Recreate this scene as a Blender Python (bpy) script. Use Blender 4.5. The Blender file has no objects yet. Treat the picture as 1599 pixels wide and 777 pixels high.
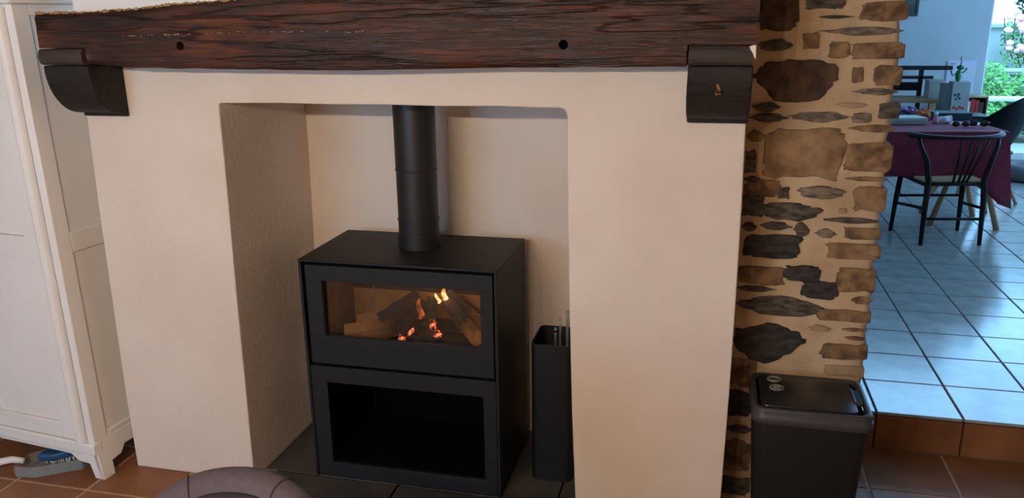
import bpy, bmesh, math, random
from mathutils import Vector, Matrix, noise
random.seed(7)
S = bpy.context.scene
COL = S.collection
PI = math.pi

def lin(r, g, b):
    f = lambda c: (c/255/12.92) if c/255 <= .04045 else ((c/255+.055)/1.055)**2.4
    return (f(r), f(g), f(b), 1.0)

# ------------------------------------------------------------------ camera
cam_d = bpy.data.cameras.new('camera'); cam = bpy.data.objects.new('camera', cam_d); COL.objects.link(cam)
YAW, PITCH, ROLL = .24093, .27797, -.01369
fw = Vector((-math.sin(YAW)*math.cos(PITCH), math.cos(YAW)*math.cos(PITCH), -math.sin(PITCH)))
rt = Vector((math.cos(YAW), math.sin(YAW), 0)); up = rt.cross(fw)
r2 = rt*math.cos(ROLL)+up*math.sin(ROLL); u2 = up*math.cos(ROLL)-rt*math.sin(ROLL)
cam.matrix_world = Matrix(((r2.x, u2.x, -fw.x, 0), (r2.y, u2.y, -fw.y, 0), (r2.z, u2.z, -fw.z, 1.6), (0, 0, 0, 1)))
cam_d.sensor_width = 36; cam_d.lens = 1269.77/1599*36; cam_d.clip_end = 200; cam_d.clip_start = .02
S.camera = cam

# ------------------------------------------------------------------ world, daylight, exposure
w = bpy.data.worlds.new('overcast_sky'); S.world = w; w.use_nodes = True
bg = w.node_tree.nodes['Background']; bg.inputs[0].default_value = (.27, .60, 1.0, 1); bg.inputs[1].default_value = 9.6
S.view_settings.view_transform = 'Standard'; S.view_settings.look = 'None'
S.view_settings.gamma = 1; S.view_settings.use_curve_mapping = False
S.view_settings.exposure = 0.0

def light(name, kind, loc, energy, col, **k):
    d = bpy.data.lights.new(name, kind); d.energy = energy; d.color = col
    for a, v in k.items():
        if a not in ('look',): setattr(d, a, v)
    o = bpy.data.objects.new(name, d); COL.objects.link(o); o.location = loc
    if 'look' in k: o.rotation_euler = Vector(k['look']).to_track_quat('-Z', 'Y').to_euler()
    return o
# cool daylight through the window behind the camera
light('window_daylight', 'AREA', (-2.9, -3.24, 1.55), 11, (.74, .86, 1.0), shape='RECTANGLE', size=2.0, size_y=1.25, look=(0, 1, 0))
# added blue fill for the dining room, from an unseen opening on its right
light('dining_side_fill', 'AREA', (4.68, 7.0, 1.55), 9, (.24, .56, 1.0), shape='RECTANGLE', size=2.9, size_y=1.4, look=(-1, 0, 0))
# daylight through the glass doors of the dining room
p_ = light('door_portal', 'AREA', (3.2, 9.25, 1.95), 0, (1, 1, 1), shape='RECTANGLE', size=3.0, size_y=3.7, look=(0, -1, 0)); p_.data.cycles.is_portal = True
# five warm bulbs of the pendant above the table behind the camera
for i in range(5):
    light('pendant_bulb', 'POINT', (-1.38+.22*i, -.42-.03*i, 1.86), 27.0, (1.0, .825, .645), shadow_soft_size=.012)

# ------------------------------------------------------------------ materials
MATS = {}
def mat(name, col, rough=.6, metal=0., col2=None, ns=6., stretch=(1, 1, 1), bump=0., bs=None, det=6., lo=.35, hi=.65, spec=.5, rand=0.):
    if name in MATS: return MATS[name]
    m = bpy.data.materials.new(name); m.use_nodes = True; MATS[name] = m
    nt = m.node_tree; N = nt.nodes; L = nt.links; b = N['Principled BSDF']
    b.inputs['Roughness'].default_value = rough; b.inputs['Metallic'].default_value = metal
    b.inputs['Specular IOR Level'].default_value = spec
    tc = N.new('ShaderNodeTexCoord'); mp = N.new('ShaderNodeMapping'); mp.inputs['Scale'].default_value = stretch
    L.new(tc.outputs['Object'], mp.inputs['Vector'])
    n = N.new('ShaderNodeTexNoise'); n.inputs['Scale'].default_value = ns; n.inputs['Detail'].default_value = det
    L.new(mp.outputs[0], n.inputs['Vector'])
    r = N.new('ShaderNodeValToRGB'); r.color_ramp.elements[0].position = lo; r.color_ramp.elements[1].position = hi
    r.color_ramp.elements[0].color = col; r.color_ramp.elements[1].color = col2 or tuple(min(1, c*1.08) for c in col[:3])+(1,)
    L.new(n.outputs[0], r.inputs[0]); out = r.outputs[0]
    if rand:
        oi = N.new('ShaderNodeObjectInfo'); hs = N.new('ShaderNodeHueSaturation')
        mr = N.new('ShaderNodeMapRange'); mr.inputs[3].default_value = 1-rand; mr.inputs[4].default_value = 1+rand
        L.new(oi.outputs['Random'], mr.inputs[0]); L.new(mr.outputs[0], hs.inputs['Value']); L.new(out, hs.inputs['Color']); out = hs.outputs[0]
    L.new(out, b.inputs['Base Color'])
    if bump:
        n2 = N.new('ShaderNodeTexNoise'); n2.inputs['Scale'].default_value = bs or ns*4; n2.inputs['Detail'].default_value = 8
        L.new(mp.outputs[0], n2.inputs['Vector'])
        bp = N.new('ShaderNodeBump'); bp.inputs['Strength'].default_value = bump; bp.inputs['Distance'].default_value = .01
        L.new(n2.outputs[0], bp.inputs['Height']); L.new(bp.outputs[0], b.inputs['Normal'])
    return m

plaster = mat('lime_plaster', lin(222, 206, 190), .85, 0, lin(232, 219, 205), 2.5, bump=.25, bs=55)
whitewall = mat('white_wall_paint', lin(232, 228, 222), .85, 0, lin(238, 235, 230), 2, bump=.1, bs=60)
roompaint = mat('beige_room_paint', lin(176, 164, 146), .9, 0, lin(184, 172, 154), 2, bump=.1, bs=60)
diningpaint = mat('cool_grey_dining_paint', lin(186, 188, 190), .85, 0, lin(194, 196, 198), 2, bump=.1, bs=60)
oakceil = mat('oak_ceiling_boards', lin(120, 88, 62), .7, 0, lin(150, 114, 82), 5, stretch=(.3, 6, 1), bump=.2)
hoodpaint = mat('fresh_white_paint', lin(250, 247, 244), .85, 0, lin(252, 250, 248), 2, bump=.1, bs=60)
paint = mat('white_furniture_paint', lin(238, 236, 232), .42, 0, lin(243, 241, 238), 3, bump=.05, bs=30)
terracotta = mat('terracotta_tile', lin(126, 80, 48), .45, 0, lin(148, 97, 60), 7, bump=.12, bs=40, rand=.10)
grout = mat('pale_grout', lin(184, 156, 134), .9, 0, lin(196, 170, 148), 30, bump=.2)
slate = mat('slate_tile', lin(62, 60, 58), .5, 0, lin(84, 80, 76), 6, bump=.3, bs=18, rand=.06)
slategrout = mat('slate_grout', lin(120, 116, 110), .9, 0, None, 30)
bluetile = mat('grey_ceramic_tile', lin(150, 152, 152), .17, 0, lin(172, 174, 172), 9, bump=.02, bs=12, rand=.04)
bluegrout = mat('dark_tile_grout', lin(66, 66, 68), .9, 0, None, 30)
mortar = mat('sandy_lime_mortar', lin(184, 156, 122), .95, 0, lin(206, 180, 144), 9, bump=.55, bs=45)
ST = {
 'K': mat('stone_deep_brown', lin(58, 43, 33), .85, 0, lin(98, 74, 55), 22, bump=.7, bs=30),
 'D': mat('stone_dark_slate', lin(44, 41, 38), .8, 0, lin(106, 94, 80), 26, stretch=(1, 1, 3), bump=.8, bs=26),
 'V': mat('stone_black_slate', lin(30, 28, 27), .75, 0, lin(66, 58, 52), 26, stretch=(1, 1, 2), bump=.9, bs=26),
 'G': mat('stone_grey_schist', lin(78, 70, 62), .8, 0, lin(146, 128, 106), 26, stretch=(1, 1, 3), bump=.7, bs=28),
 'B': mat('stone_brown_schist', lin(88, 66, 46), .85, 0, lin(154, 122, 88), 22, bump=.7, bs=30),
 'O': mat('stone_rust_brown', lin(88, 66, 46), .85, 0, lin(156, 124, 86), 24, bump=.7, bs=30),
 'C': mat('stone_ochre', lin(120, 92, 64), .88, 0, lin(166, 134, 98), 18, bump=.6, bs=30),
 'T': mat('stone_tan', lin(152, 126, 94), .88, 0, lin(178, 150, 114), 12, bump=.6, bs=30)}
blackmetal = mat('black_painted_steel', lin(27, 26, 28), .55, .0, lin(31, 30, 31), 20, bump=.03, bs=200, spec=.36)
pipemetal = mat('black_flue_steel', lin(32, 31, 32), .45, 0., lin(36, 35, 35), 20, bump=.03, bs=200)
blackmatt = mat('black_inside_steel', lin(5, 5, 6), .9, 0, None, 20, spec=.08)
toolblack = mat('black_holder_steel', lin(14, 14, 16), .5, 0, None, 20)
steel = mat('brushed_steel', lin(178, 172, 162), .35, .9, None, 30, stretch=(1, 1, .05), bump=.05)
vermic = mat('firebrick_board', lin(150, 112, 66), .95, 0, lin(176, 136, 84), 10, bump=.3, bs=60)
soot = mat('soot_blackened_board', lin(34, 28, 26), .95, 0, lin(70, 54, 42), 9, bump=.2)
plasblack = mat('black_bin_plastic', lin(14, 14, 16), .5, 0, None, 40, bump=.03, bs=160)
plasgrey = mat('grey_bin_plastic', lin(58, 56, 58), .5, 0, None, 40, bump=.03, bs=160)
lidblack = mat('glossy_lid_plastic', lin(30, 30, 34), .28, 0, None, 40)
emblem = mat('raised_pale_print', lin(150, 142, 128), .5, 0, None, 30)
fabric = mat('mauve_grey_fabric', lin(88, 79, 88), .9, 0, lin(95, 86, 94), 60, bump=.3, bs=500)
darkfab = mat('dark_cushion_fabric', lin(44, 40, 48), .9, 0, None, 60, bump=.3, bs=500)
seam = mat('seam_thread', lin(66, 58, 64), .9)
beech = mat('beech_wood', lin(176, 136, 96), .5, 0, lin(196, 158, 116), 8, stretch=(8, 8, .6), bump=.1)
darkwood = mat('black_stained_wood', lin(26, 21, 20), .5, 0, lin(38, 31, 28), 8, stretch=(6, 6, .6), bump=.1, spec=.25)
cord = mat('woven_paper_cord', lin(214, 190, 150), .9, 0, lin(190, 164, 124), 40, stretch=(1, 8, 1), bump=.5, bs=90)
cloth = mat('burgundy_cloth', lin(122, 40, 62), .9, 0, lin(136, 48, 72), 12, bump=.2, bs=200)
shell = mat('black_shell_plastic', lin(18, 17, 20), .55, 0, None, 20, spec=.15)
whiteplas = mat('white_plastic', lin(226, 226, 224), .4, 0, None, 20)
clearplas = mat('smoky_clear_plastic', lin(150, 165, 172), .25, 0, None, 20)
blueplas = mat('blue_plastic', lin(26, 84, 128), .45, 0, lin(22, 72, 112), 30)
leafm = mat('green_leaves', lin(60, 124, 52), .6, 0, lin(120, 176, 84), 3.5, lo=.3, hi=.7)
leafd = mat('dark_leaves', lin(26, 52, 36), .7, 0, lin(46, 84, 50), 3)
stemm = mat('brown_stem', lin(84, 66, 48), .9)
pinkm = mat('pink_petals', lin(236, 150, 168), .7, 0, lin(250, 196, 204), 20)
gardenwall = mat('pale_render', lin(158, 166, 160), .9, 0, lin(176, 182, 176), 3)
paving = mat('grey_paving', lin(120, 120, 118), .9, 0, lin(140, 138, 136), 4)
soil = mat('garden_ground', lin(96, 100, 78), .95, 0, lin(120, 122, 100), 3)
cardboard = mat('grey_card', lin(150, 150, 146), .8, 0, lin(160, 160, 156), 6)
carddark = mat('grey_card_print', lin(70, 66, 70), .8)
redprint = mat('red_print', lin(176, 52, 48), .8)
paper = mat('white_paper', lin(226, 226, 230), .9)
greenplas = mat('green_toy_plastic', lin(28, 110, 44), .4)
darkplas = mat('dark_toy_plastic', lin(30, 34, 34), .4)
oak = mat('oak_seat', lin(150, 116, 82), .55, 0, lin(170, 134, 96), 6, stretch=(1, 8, 8), bump=.1)
teal = mat('dark_teal_card', lin(30, 58, 66), .7)
palegreen = mat('pale_sage_card', lin(150, 164, 152), .7)
pinktoy = mat('pink_toy', lin(206, 130, 140), .6)
orange = mat('orange_paper', lin(206, 110, 60), .7)
mauvepaper = mat('mauve_paper', lin(150, 130, 150), .7)
grille = mat('grey_fabric_bed', lin(110, 108, 112), .95, 0, None, 30, bump=.3)

def wood_beam():
    m = bpy.data.materials.new('old_oak_beam'); m.use_nodes = True; nt = m.node_tree; N = nt.nodes; L = nt.links; b = N['Principled BSDF']
    tc = N.new('ShaderNodeTexCoord')
    def noise_(sc, st, det=8, dist=0.):
        mp = N.new('ShaderNodeMapping'); mp.inputs['Scale'].default_value = st; L.new(tc.outputs['Object'], mp.inputs[0])
        n = N.new('ShaderNodeTexNoise'); n.inputs['Scale'].default_value = sc; n.inputs['Detail'].default_value = det; n.inputs['Distortion'].default_value = dist
        L.new(mp.outputs[0], n.inputs['Vector']); return n.outputs[0]
    big = noise_(3.2, (1, 1, 2.2), 5); grain = noise_(14, (.5, 6, 6), 10, .6); fine = noise_(60, (.35, 4, 4), 8, .4)
    r = N.new('ShaderNodeValToRGB'); e = r.color_ramp.elements
    e[0].position = .32; e[0].color = lin(27, 20, 17); e[1].position = .72; e[1].color = lin(118, 62, 34)
    x = e.new(.5); x.color = lin(60, 36, 25)
    mx = N.new('ShaderNodeMix'); mx.data_type = 'FLOAT'; mx.inputs[0].default_value = .5; L.new(big, mx.inputs[2]); L.new(grain, mx.inputs[3])
    L.new(mx.outputs[0], r.inputs[0])
    # drying cracks: thin dark lines along the grain
    mp = N.new('ShaderNodeMapping'); mp.inputs['Scale'].default_value = (.06, 1, 1); L.new(tc.outputs['Object'], mp.inputs[0])
    wv = N.new('ShaderNodeTexNoise'); wv.inputs['Scale'].default_value = 11; wv.inputs['Detail'].default_value = 5; L.new(mp.outputs[0], wv.inputs['Vector'])
    sub = N.new('ShaderNodeMath'); sub.operation = 'SUBTRACT'; sub.inputs[1].default_value = .5; L.new(wv.outputs[0], sub.inputs[0])
    ab = N.new('ShaderNodeMath'); ab.operation = 'ABSOLUTE'; L.new(sub.outputs[0], ab.inputs[0])
    cr = N.new('ShaderNodeMapRange'); cr.inputs[1].default_value = .0; cr.inputs[2].default_value = .009; L.new(ab.outputs[0], cr.inputs[0])
    cm = N.new('ShaderNodeMix'); cm.data_type = 'RGBA'; cm.inputs[6].default_value = lin(20, 13, 11); L.new(cr.outputs[0], cm.inputs[0]); L.new(r.outputs[0], cm.inputs[7])
    L.new(cm.outputs[2], b.inputs['Base Color'])
    rr = N.new('ShaderNodeMapRange'); rr.inputs[1].default_value = .3; rr.inputs[2].default_value = .7; rr.inputs[3].default_value = .26; rr.inputs[4].default_value = .58; b.inputs['Specular IOR Level'].default_value = .36; L.new(big, rr.inputs[0]); L.new(rr.outputs[0], b.inputs['Roughness'])
    ad = N.new('ShaderNodeMath'); ad.operation = 'MULTIPLY_ADD'; ad.inputs[1].default_value = .5; L.new(fine, ad.inputs[0]); L.new(grain, ad.inputs[2])
    a2 = N.new('ShaderNodeMath'); a2.operation = 'MULTIPLY_ADD'; a2.inputs[1].default_value = .35; L.new(cr.outputs[0], a2.inputs[0]); L.new(ad.outputs[0], a2.inputs[2])
    bp = N.new('ShaderNodeBump'); bp.inputs['Strength'].default_value = .6; bp.inputs['Distance'].default_value = .010
    L.new(a2.outputs[0], bp.inputs['Height']); L.new(bp.outputs[0], b.inputs['Normal'])
    return m
beamwood = wood_beam()
corbelwood = mat('blackened_oak', lin(26, 21, 19), .65, 0, lin(42, 34, 30), 7, stretch=(1, 2, 2), bump=.5, bs=30, spec=.35)
corbelface = mat('grey_worn_oak', lin(50, 41, 36), .65, 0, lin(76, 62, 53), 7, stretch=(.6, 2, 3), bump=.5, bs=30)

def log_mat(name, axis_lo, axis_hi):
    # raw split wood at the outer end, charred black towards the fire
    m = bpy.data.materials.new(name); m.use_nodes = True; nt = m.node_tree; N = nt.nodes; L = nt.links; b = N['Principled BSDF']; b.inputs['Roughness'].default_value = .9
    tc = N.new('ShaderNodeTexCoord'); sx = N.new('ShaderNodeSeparateXYZ'); L.new(tc.outputs['Object'], sx.inputs[0])
    n = N.new('ShaderNodeTexNoise'); n.inputs['Scale'].default_value = 30; n.inputs['Detail'].default_value = 6; L.new(tc.outputs['Object'], n.inputs['Vector'])
    ma = N.new('ShaderNodeMath'); ma.operation = 'MULTIPLY_ADD'; ma.inputs[1].default_value = .05; L.new(n.outputs[0], ma.inputs[0]); L.new(sx.outputs[0], ma.inputs[2])
    mr = N.new('ShaderNodeMapRange'); mr.inputs[1].default_value = axis_lo; mr.inputs[2].default_value = axis_hi; L.new(ma.outputs[0], mr.inputs[0])
    r = N.new('ShaderNodeValToRGB'); e = r.color_ramp.elements
    e[0].position = .0; e[0].color = lin(186, 138, 86); e[1].position = .55; e[1].color = lin(30, 25, 24)
    x = e.new(.35); x.color = lin(120, 82, 50); y = e.new(1.0); y.color = lin(52, 48, 47)
    L.new(mr.outputs[0], r.inputs[0]); L.new(r.outputs[0], b.inputs['Base Color'])
    v = N.new('ShaderNodeTexVoronoi'); v.inputs['Scale'].default_value = 60; L.new(tc.outputs['Object'], v.inputs['Vector'])
    bp = N.new('ShaderNodeBump'); bp.inputs['Strength'].default_value = .8; bp.inputs['Distance'].default_value = .006; L.new(v.outputs[0], bp.inputs['Height']); L.new(bp.outputs[0], b.inputs['Normal'])
    return m
char = mat('charred_wood', lin(24, 21, 21), .9, 0, lin(78, 70, 68), 45, bump=.9, bs=80, lo=.45, hi=.75)

def emit(name, c0, c1, s0, s1, ns, lo, hi, base=None):
    m = bpy.data.materials.new(name); m.use_nodes = True; nt = m.node_tree; N = nt.nodes; L = nt.links; b = N['Principled BSDF']
    b.inputs['Base Color'].default_value = base or lin(30, 22, 20); b.inputs['Roughness'].default_value = .9
    tc = N.new('ShaderNodeTexCoord'); n = N.new('ShaderNodeTexNoise'); n.inputs['Scale'].default_value = ns; L.new(tc.outputs['Object'], n.inputs['Vector'])
    r = N.new('ShaderNodeValToRGB'); r.color_ramp.elements[0].position = lo; r.color_ramp.elements[1].position = hi
    r.color_ramp.elements[0].color = c0; r.color_ramp.elements[1].color = c1; L.new(n.outputs[0], r.inputs[0]); L.new(r.outputs[0], b.inputs['Emission Color'])
    mr = N.new('ShaderNodeMapRange'); mr.inputs[1].default_value = lo; mr.inputs[2].default_value = hi; mr.inputs[3].default_value = s0; mr.inputs[4].default_value = s1
    L.new(n.outputs[0], mr.inputs[0]); L.new(mr.outputs[0], b.inputs['Emission Strength'])
    return m
flame_m = emit('flame_yellow', lin(255, 150, 50), lin(255, 236, 180), 1.2, 3.2, 30, .35, .6)
flame_o = emit('flame_orange', lin(170, 60, 20), lin(255, 140, 60), .25, 1.1, 30, .35, .65)
ember_m = emit('ember_glow', lin(120, 16, 8), lin(255, 130, 90), .1, 3.2, 70, .42, .66)

def glass_mat(name, tint, refl):
    m = bpy.data.materials.new(name); m.use_nodes = True; nt = m.node_tree; N = nt.nodes; L = nt.links
    for n in list(N):
        if n.type == 'BSDF_PRINCIPLED': N.remove(n)
    out = N['Material Output']; t = N.new('ShaderNodeBsdfTransparent'); t.inputs[0].default_value = tint
    g = N.new('ShaderNodeBsdfGlossy'); g.inputs['Roughness'].default_value = .02
    fr = N.new('ShaderNodeFresnel'); fr.inputs[0].default_value = refl
    mx = N.new('ShaderNodeMixShader'); L.new(fr.outputs[0], mx.inputs[0]); L.new(t.outputs[0], mx.inputs[1]); L.new(g.outputs[0], mx.inputs[2]); L.new(mx.outputs[0], out.inputs[0])
    return m
stoveglass = glass_mat('stove_glass', (.82, .78, .74, 1), 1.45)
doorglass = glass_mat('door_glass', (.96, .97, .97, 1), 1.3)
panplas = mat('clear_pan_plastic', lin(176, 190, 198), .25); panplas.node_tree.nodes['Principled BSDF'].inputs['Alpha'].default_value = .22

# ------------------------------------------------------------------ mesh helpers
class MB:
    def __init__(s): s.v = []; s.f = []
    def add(s, vs, fs):
        o = len(s.v); s.v += [tuple(v) for v in vs]; s.f += [tuple(i+o for i in f) for f in fs]; return s
    def box(s, x0, x1, y0, y1, z0, z1):
        return s.add([(x0,y0,z0),(x1,y0,z0),(x1,y1,z0),(x0,y1,z0),(x0,y0,z1),(x1,y0,z1),(x1,y1,z1),(x0,y1,z1)],
                     [(0,3,2,1),(4,5,6,7),(0,1,5,4),(1,2,6,5),(2,3,7,6),(3,0,4,7)])
    def prism(s, poly, y0, y1, axis='y'):
        # poly in (x,z) counter-clockwise seen from -y; extruded along y (or poly in (y,z) along x, (x,y) along z)
        n = len(poly); mk = {'y': lambda p, t: (p[0], t, p[1]), 'x': lambda p, t: (t, p[0], p[1]), 'z': lambda p, t: (p[0], p[1], t)}[axis]
        vs = [mk(p, y0) for p in poly]+[mk(p, y1) for p in poly]
        fs = [tuple(range(n)), tuple(range(2*n-1, n-1, -1))]+[(i, i+n, (i+1) % n+n, (i+1) % n) for i in range(n)]
        return s.add(vs, fs)
    def tube(s, pts, rad, n=10, cap=True):
        pts = [Vector(p) for p in pts]; k = len(pts); rad = rad if isinstance(rad, (list, tuple)) else [rad]*k
        vs = []; ref = None
        for i, p in enumerate(pts):
            d = (pts[min(i+1, k-1)]-pts[max(i-1, 0)]).normalized()
            if ref is None: ref = d.orthogonal().normalized()
            ref = (ref-d*ref.dot(d)).normalized(); b = d.cross(ref)
            for j in range(n):
                a = 2*PI*j/n; vs.append(p+ref*math.cos(a)*rad[i]+b*math.sin(a)*rad[i])
        fs = [(i*n+j, i*n+(j+1) % n, (i+1)*n+(j+1) % n, (i+1)*n+j) for i in range(k-1) for j in range(n)]
        if cap: fs += [tuple(range(n-1, -1, -1)), tuple((k-1)*n+j for j in range(n))]
        return s.add(vs, fs)
    def lathe(s, prof, c=(0, 0, 0), n=24):
        vs = [(c[0]+r*math.cos(2*PI*j/n), c[1]+r*math.sin(2*PI*j/n), c[2]+z) for r, z in prof for j in range(n)]; k = len(prof)
        fs = [(i*n+j, i*n+(j+1) % n, (i+1)*n+(j+1) % n, (i+1)*n+j) for i in range(k-1) for j in range(n)]
        fs += [tuple(range(n-1, -1, -1)), tuple((k-1)*n+j for j in range(n))]
        return s.add(vs, fs)
    def loft(s, rings, cap=True):
        n = len(rings[0]); vs = [p for r in rings for p in r]; k = len(rings)
        fs = [(i*n+j, i*n+(j+1) % n, (i+1)*n+(j+1) % n, (i+1)*n+j) for i in range(k-1) for j in range(n)]
        if cap: fs += [tuple(range(n-1, -1, -1)), tuple((k-1)*n+j for j in range(n))]
        return s.add(vs, fs)
    def blob(s, c, r, sub=2, amp=0., fr=3., seed=0):
        bm = bmesh.new(); bmesh.ops.create_icosphere(bm, subdivisions=sub, radius=1); r = r if isinstance(r, (tuple, list)) else (r, r, r)
        vs = []
        for v in bm.verts:
            d = 1+amp*noise.noise(v.co*fr+Vector((seed*7.1, seed*3.3, seed)))
            vs.append((c[0]+v.co.x*r[0]*d, c[1]+v.co.y*r[1]*d, c[2]+v.co.z*r[2]*d))
        bm.verts.index_update(); fs = [tuple(v.index for v in f.verts) for f in bm.faces]; bm.free()
        return s.add(vs, fs)
    def warp(s, fn, start=0): s.v[start:] = [tuple(fn(Vector(v))) for v in s.v[start:]]; return s
    def mesh(s, name):
        me = bpy.data.meshes.new(name); me.from_pydata(s.v, [], s.f); me.validate(); 
        bm = bmesh.new(); bm.from_mesh(me); bmesh.ops.recalc_face_normals(bm, faces=bm.faces); bm.to_mesh(me); bm.free(); return me
    def build(s, name, m, parent=None, world=True, bevel=0., seg=2, smooth=False, sub=0):
        me = s.mesh(name); me.materials.append(m); o = bpy.data.objects.new(name, me); COL.objects.link(o)
        if name in ('plaster_crust', 'plaster_fleck', 'bristles', 'foliage', 'crown'): o['kind'] = 'stuff'
        if parent is not None:
            o.parent = parent
            if world: o.matrix_parent_inverse = parent.matrix_basis.inverted()
        if bevel:
            b = o.modifiers.new('bevel', 'BEVEL'); b.width = bevel; b.segments = seg; b.limit_method = 'ANGLE'; b.angle_limit = math.radians(40)
        if sub:
            q = o.modifiers.new('sub', 'SUBSURF'); q.levels = sub; q.render_levels = sub
        if smooth or bevel:
            for p in me.polygons: p.use_smooth = True
            if not smooth or bevel:
                me.set_sharp_from_angle(angle=math.radians(50))
        return o

def thing(name, label, cat, loc=(0, 0, 0), rz=0., group=None):
    o = bpy.data.objects.new(name, None); COL.objects.link(o); o.location = loc; o.rotation_euler = (0, 0, rz)
    o.empty_display_size = .1; tag(o, label, cat, group); return o
def tag(o, label=None, cat=None, group=None, kind=None):
    if label: o['label'] = label
    if cat: o['category'] = cat
    if group: o['group'] = group
    if kind: o['kind'] = kind
    return o
def struct(o, label=None): return tag(o, label, None, None, 'structure')
def link_copy(src, loc, parent=None, rz=0.):
    c = src.copy(); COL.objects.link(c); c.location = loc; c.rotation_euler = (0, 0, rz); c.parent = parent; return c
def rrect(x0, x1, y0, y1, r, n=5):
    pts = []
    for cx, cy, a in ((x1-r, y1-r, 0), (x0+r, y1-r, 90), (x0+r, y0+r, 180), (x1-r, y0+r, 270)):
        for i in range(n+1):
            t = math.radians(a+90*i/n); pts.append((cx+r*math.cos(t), cy+r*math.sin(t)))
    return pts

# ================================================================== SETTING
# ---- terracotta floor of the living room: slab of grout with tiles laid on it
fl = struct(MB().box(-4.2, 2.6, -3.2, 1.2, -.1, 0).box(-4.2, 2.6, 1.2, 3.02, -.1, -.0025).build('floor', grout), 'terracotta tiled living room floor with pale joints')
fl.data.materials.append(terracotta)
TS = .30; X0, Y0 = -2.096, 2.12
tile_me = MB().box(-.1455, .1455, -.1455, .1455, -.02, 0)
tproto = None
for i in range(-5, 14):
    for j in range(-3, 3):
        cx, cy = X0+TS*(i+.5), Y0+TS*(j+.5)
        if cx > 1.9 or cy < 1.2: continue
        if -1.95 < cx < .15 and cy > 2.3: continue          # under the chimney breast and hearth
        if -1.6 < cx < .12 and cy > 2.0: continue
        if .1 < cx < .45 and cy > 2.6: continue
        if cy > 2.2 and -1.75 < cx < -1.6:                    # cut to the plaster face beside the hearth
            MB().box(cx-.146, cx+.146, cy-.146, 2.299, -.02, 0).build('floor_tile', terracotta, fl, bevel=.003); continue
        if tproto is None:
            tproto = tile_me.build('floor_tile', terracotta, None, bevel=.003); o = tproto; o.parent = fl
        else: o = link_copy(tproto, (0, 0, 0), fl)
        o.location = (cx, cy, 0)
# ---- slate hearth tiles
xs = [-1.497, -1.017, -.445, .12]; ys = [1.985, 2.385, 2.9]
for a in range(3):
    for b in range(2):
        x0, x1 = xs[a]+.003, xs[a+1]-.003
        if b == 1 and a == 2: x1 = -.3
        if b == 1 and a == 0: x0 = -1.56
        MB().box(x0, x1, ys[b]+.003, ys[b+1]-.003, -.02, .0).build('slate_tile', slate, fl, bevel=.002)
MB().box(-1.56, -1.500, 2.302, 2.382, -.02, 0).build('slate_tile', slate, fl, bevel=.002)
MB().box(-1.497, .12, 1.98, 2.9, -.006, -.0025).build('hearth_grout', slategrout, fl)
# ---- raised dining floor with step
f2 = struct(MB().box(.3, 4.6, 3.03, 9.2, -.1, .143).build('floor', bluegrout), 'raised dining room floor of glossy grey tiles with a terracotta step')
f2['label'] = 'raised dining room floor of glossy grey square tiles'
bt = None
for i in range(0, 10):
    for j in range(0, 20):
        x0 = .665+.30*(i-1); y0 = 3.02+.2975*j
        if x0 > 3.4 or y0 > 8.9: continue
        cx, cy = x0+.15, y0+.149
        if bt is None:
            bt = MB().box(-.1465, .1465, -.1455, .1455, -.012, 0).build('ceramic_tile', bluetile, f2, bevel=.0025); o = bt
        else: o = link_copy(bt, (0, 0, 0), f2)
        o.location = (cx, cy, .15)
        if j == 0:
            r = MB().box(x0+.003, x0+.297, 3.015, 3.03, .002, .136).build('riser_tile', terracotta, f2, bevel=.002)
# ---- shell
struct(MB().box(-4.2, -2.02, 2.9, 3.05, 0, 2.5).build('wall_back', whitewall), 'white wall behind the wardrobe')
struct(MB().box(-4.3, -4.2, -3.2, 3.05, 0, 2.5).build('wall_left', roompaint), 'beige wall on the left of the living room')
wf = MB(); wf.box(-4.3, 2.7, -3.3, -3.2, 0, .9); wf.box(-4.3, 2.7, -3.3, -3.2, 2.2, 2.5); wf.box(-4.3, -3.95, -3.3, -3.2, .9, 2.2); wf.box(-1.85, 2.7, -3.3, -3.2, .9, 2.2)
struct(wf.build('wall_front', roompaint), 'beige wall with a wide window behind the camera')
wn = struct(MB().box(-3.95, -1.85, -3.30, -3.27, .9, .95).box(-3.95, -1.85, -3.30, -3.27, 2.15, 2.2).box(-3.95, -3.9, -3.30, -3.27, .95, 2.15).box(-1.9, -1.85, -3.30, -3.27, .95, 2.15).box(-2.925, -2.875, -3.30, -3.27, .95, 2.15).build('window_1', paint), 'white framed window behind the camera')
struct(MB().box(2.6, 2.7, -3.2, 3.05, 0, 2.6).build('wall_right', roompaint), 'beige wall on the right of the living room')
struct(MB().box(-4.3, 2.7, -3.3, 3.05, 2.5, 2.6).build('ceiling', oakceil), 'boarded oak living room ceiling')
struct(MB().box(.2, 4.7, 2.95, 9.3, 3.9, 4.0).build('ceiling', whitewall), 'white dining room ceiling')
struct(MB().box(.2, .3, 3.05, 9.2, 0, 3.9).build('wall_dining_left', diningpaint), 'white dining room side wall behind the stone wall')
struct(MB().box(4.6, 4.7, 2.95, 9.2, 0, .84).box(4.6, 4.7, 2.95, 9.2, 2.26, 3.9).box(4.6, 4.7, 2.95, 5.5, .84, 2.26).box(4.6, 4.7, 8.5, 9.2, .84, 2.26).build('wall_dining_right', diningpaint), 'white dining room wall on the far right')
struct(MB().box(2.7, 4.6, 2.95, 3.05, 0, 3.9).box(.3, 2.7, 2.95, 3.05, 2.6, 3.9).build('wall_dining_front', diningpaint), 'white dining room wall beside the step')
wb = MB(); wb.box(.3, 2.575, 9.0, 9.2, .15, 2.5); wb.box(.3, 1.6, 9.0, 9.2, 2.5, 2.6); wb.box(.3, 1.6, 9.0, 9.2, 2.6, 3.9); wb.box(1.6, 4.6, 9.0, 9.2, 3.75, 3.9); wb.box(1.6, 2.575, 9.0, 9.2, 2.5, 2.52)
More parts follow.
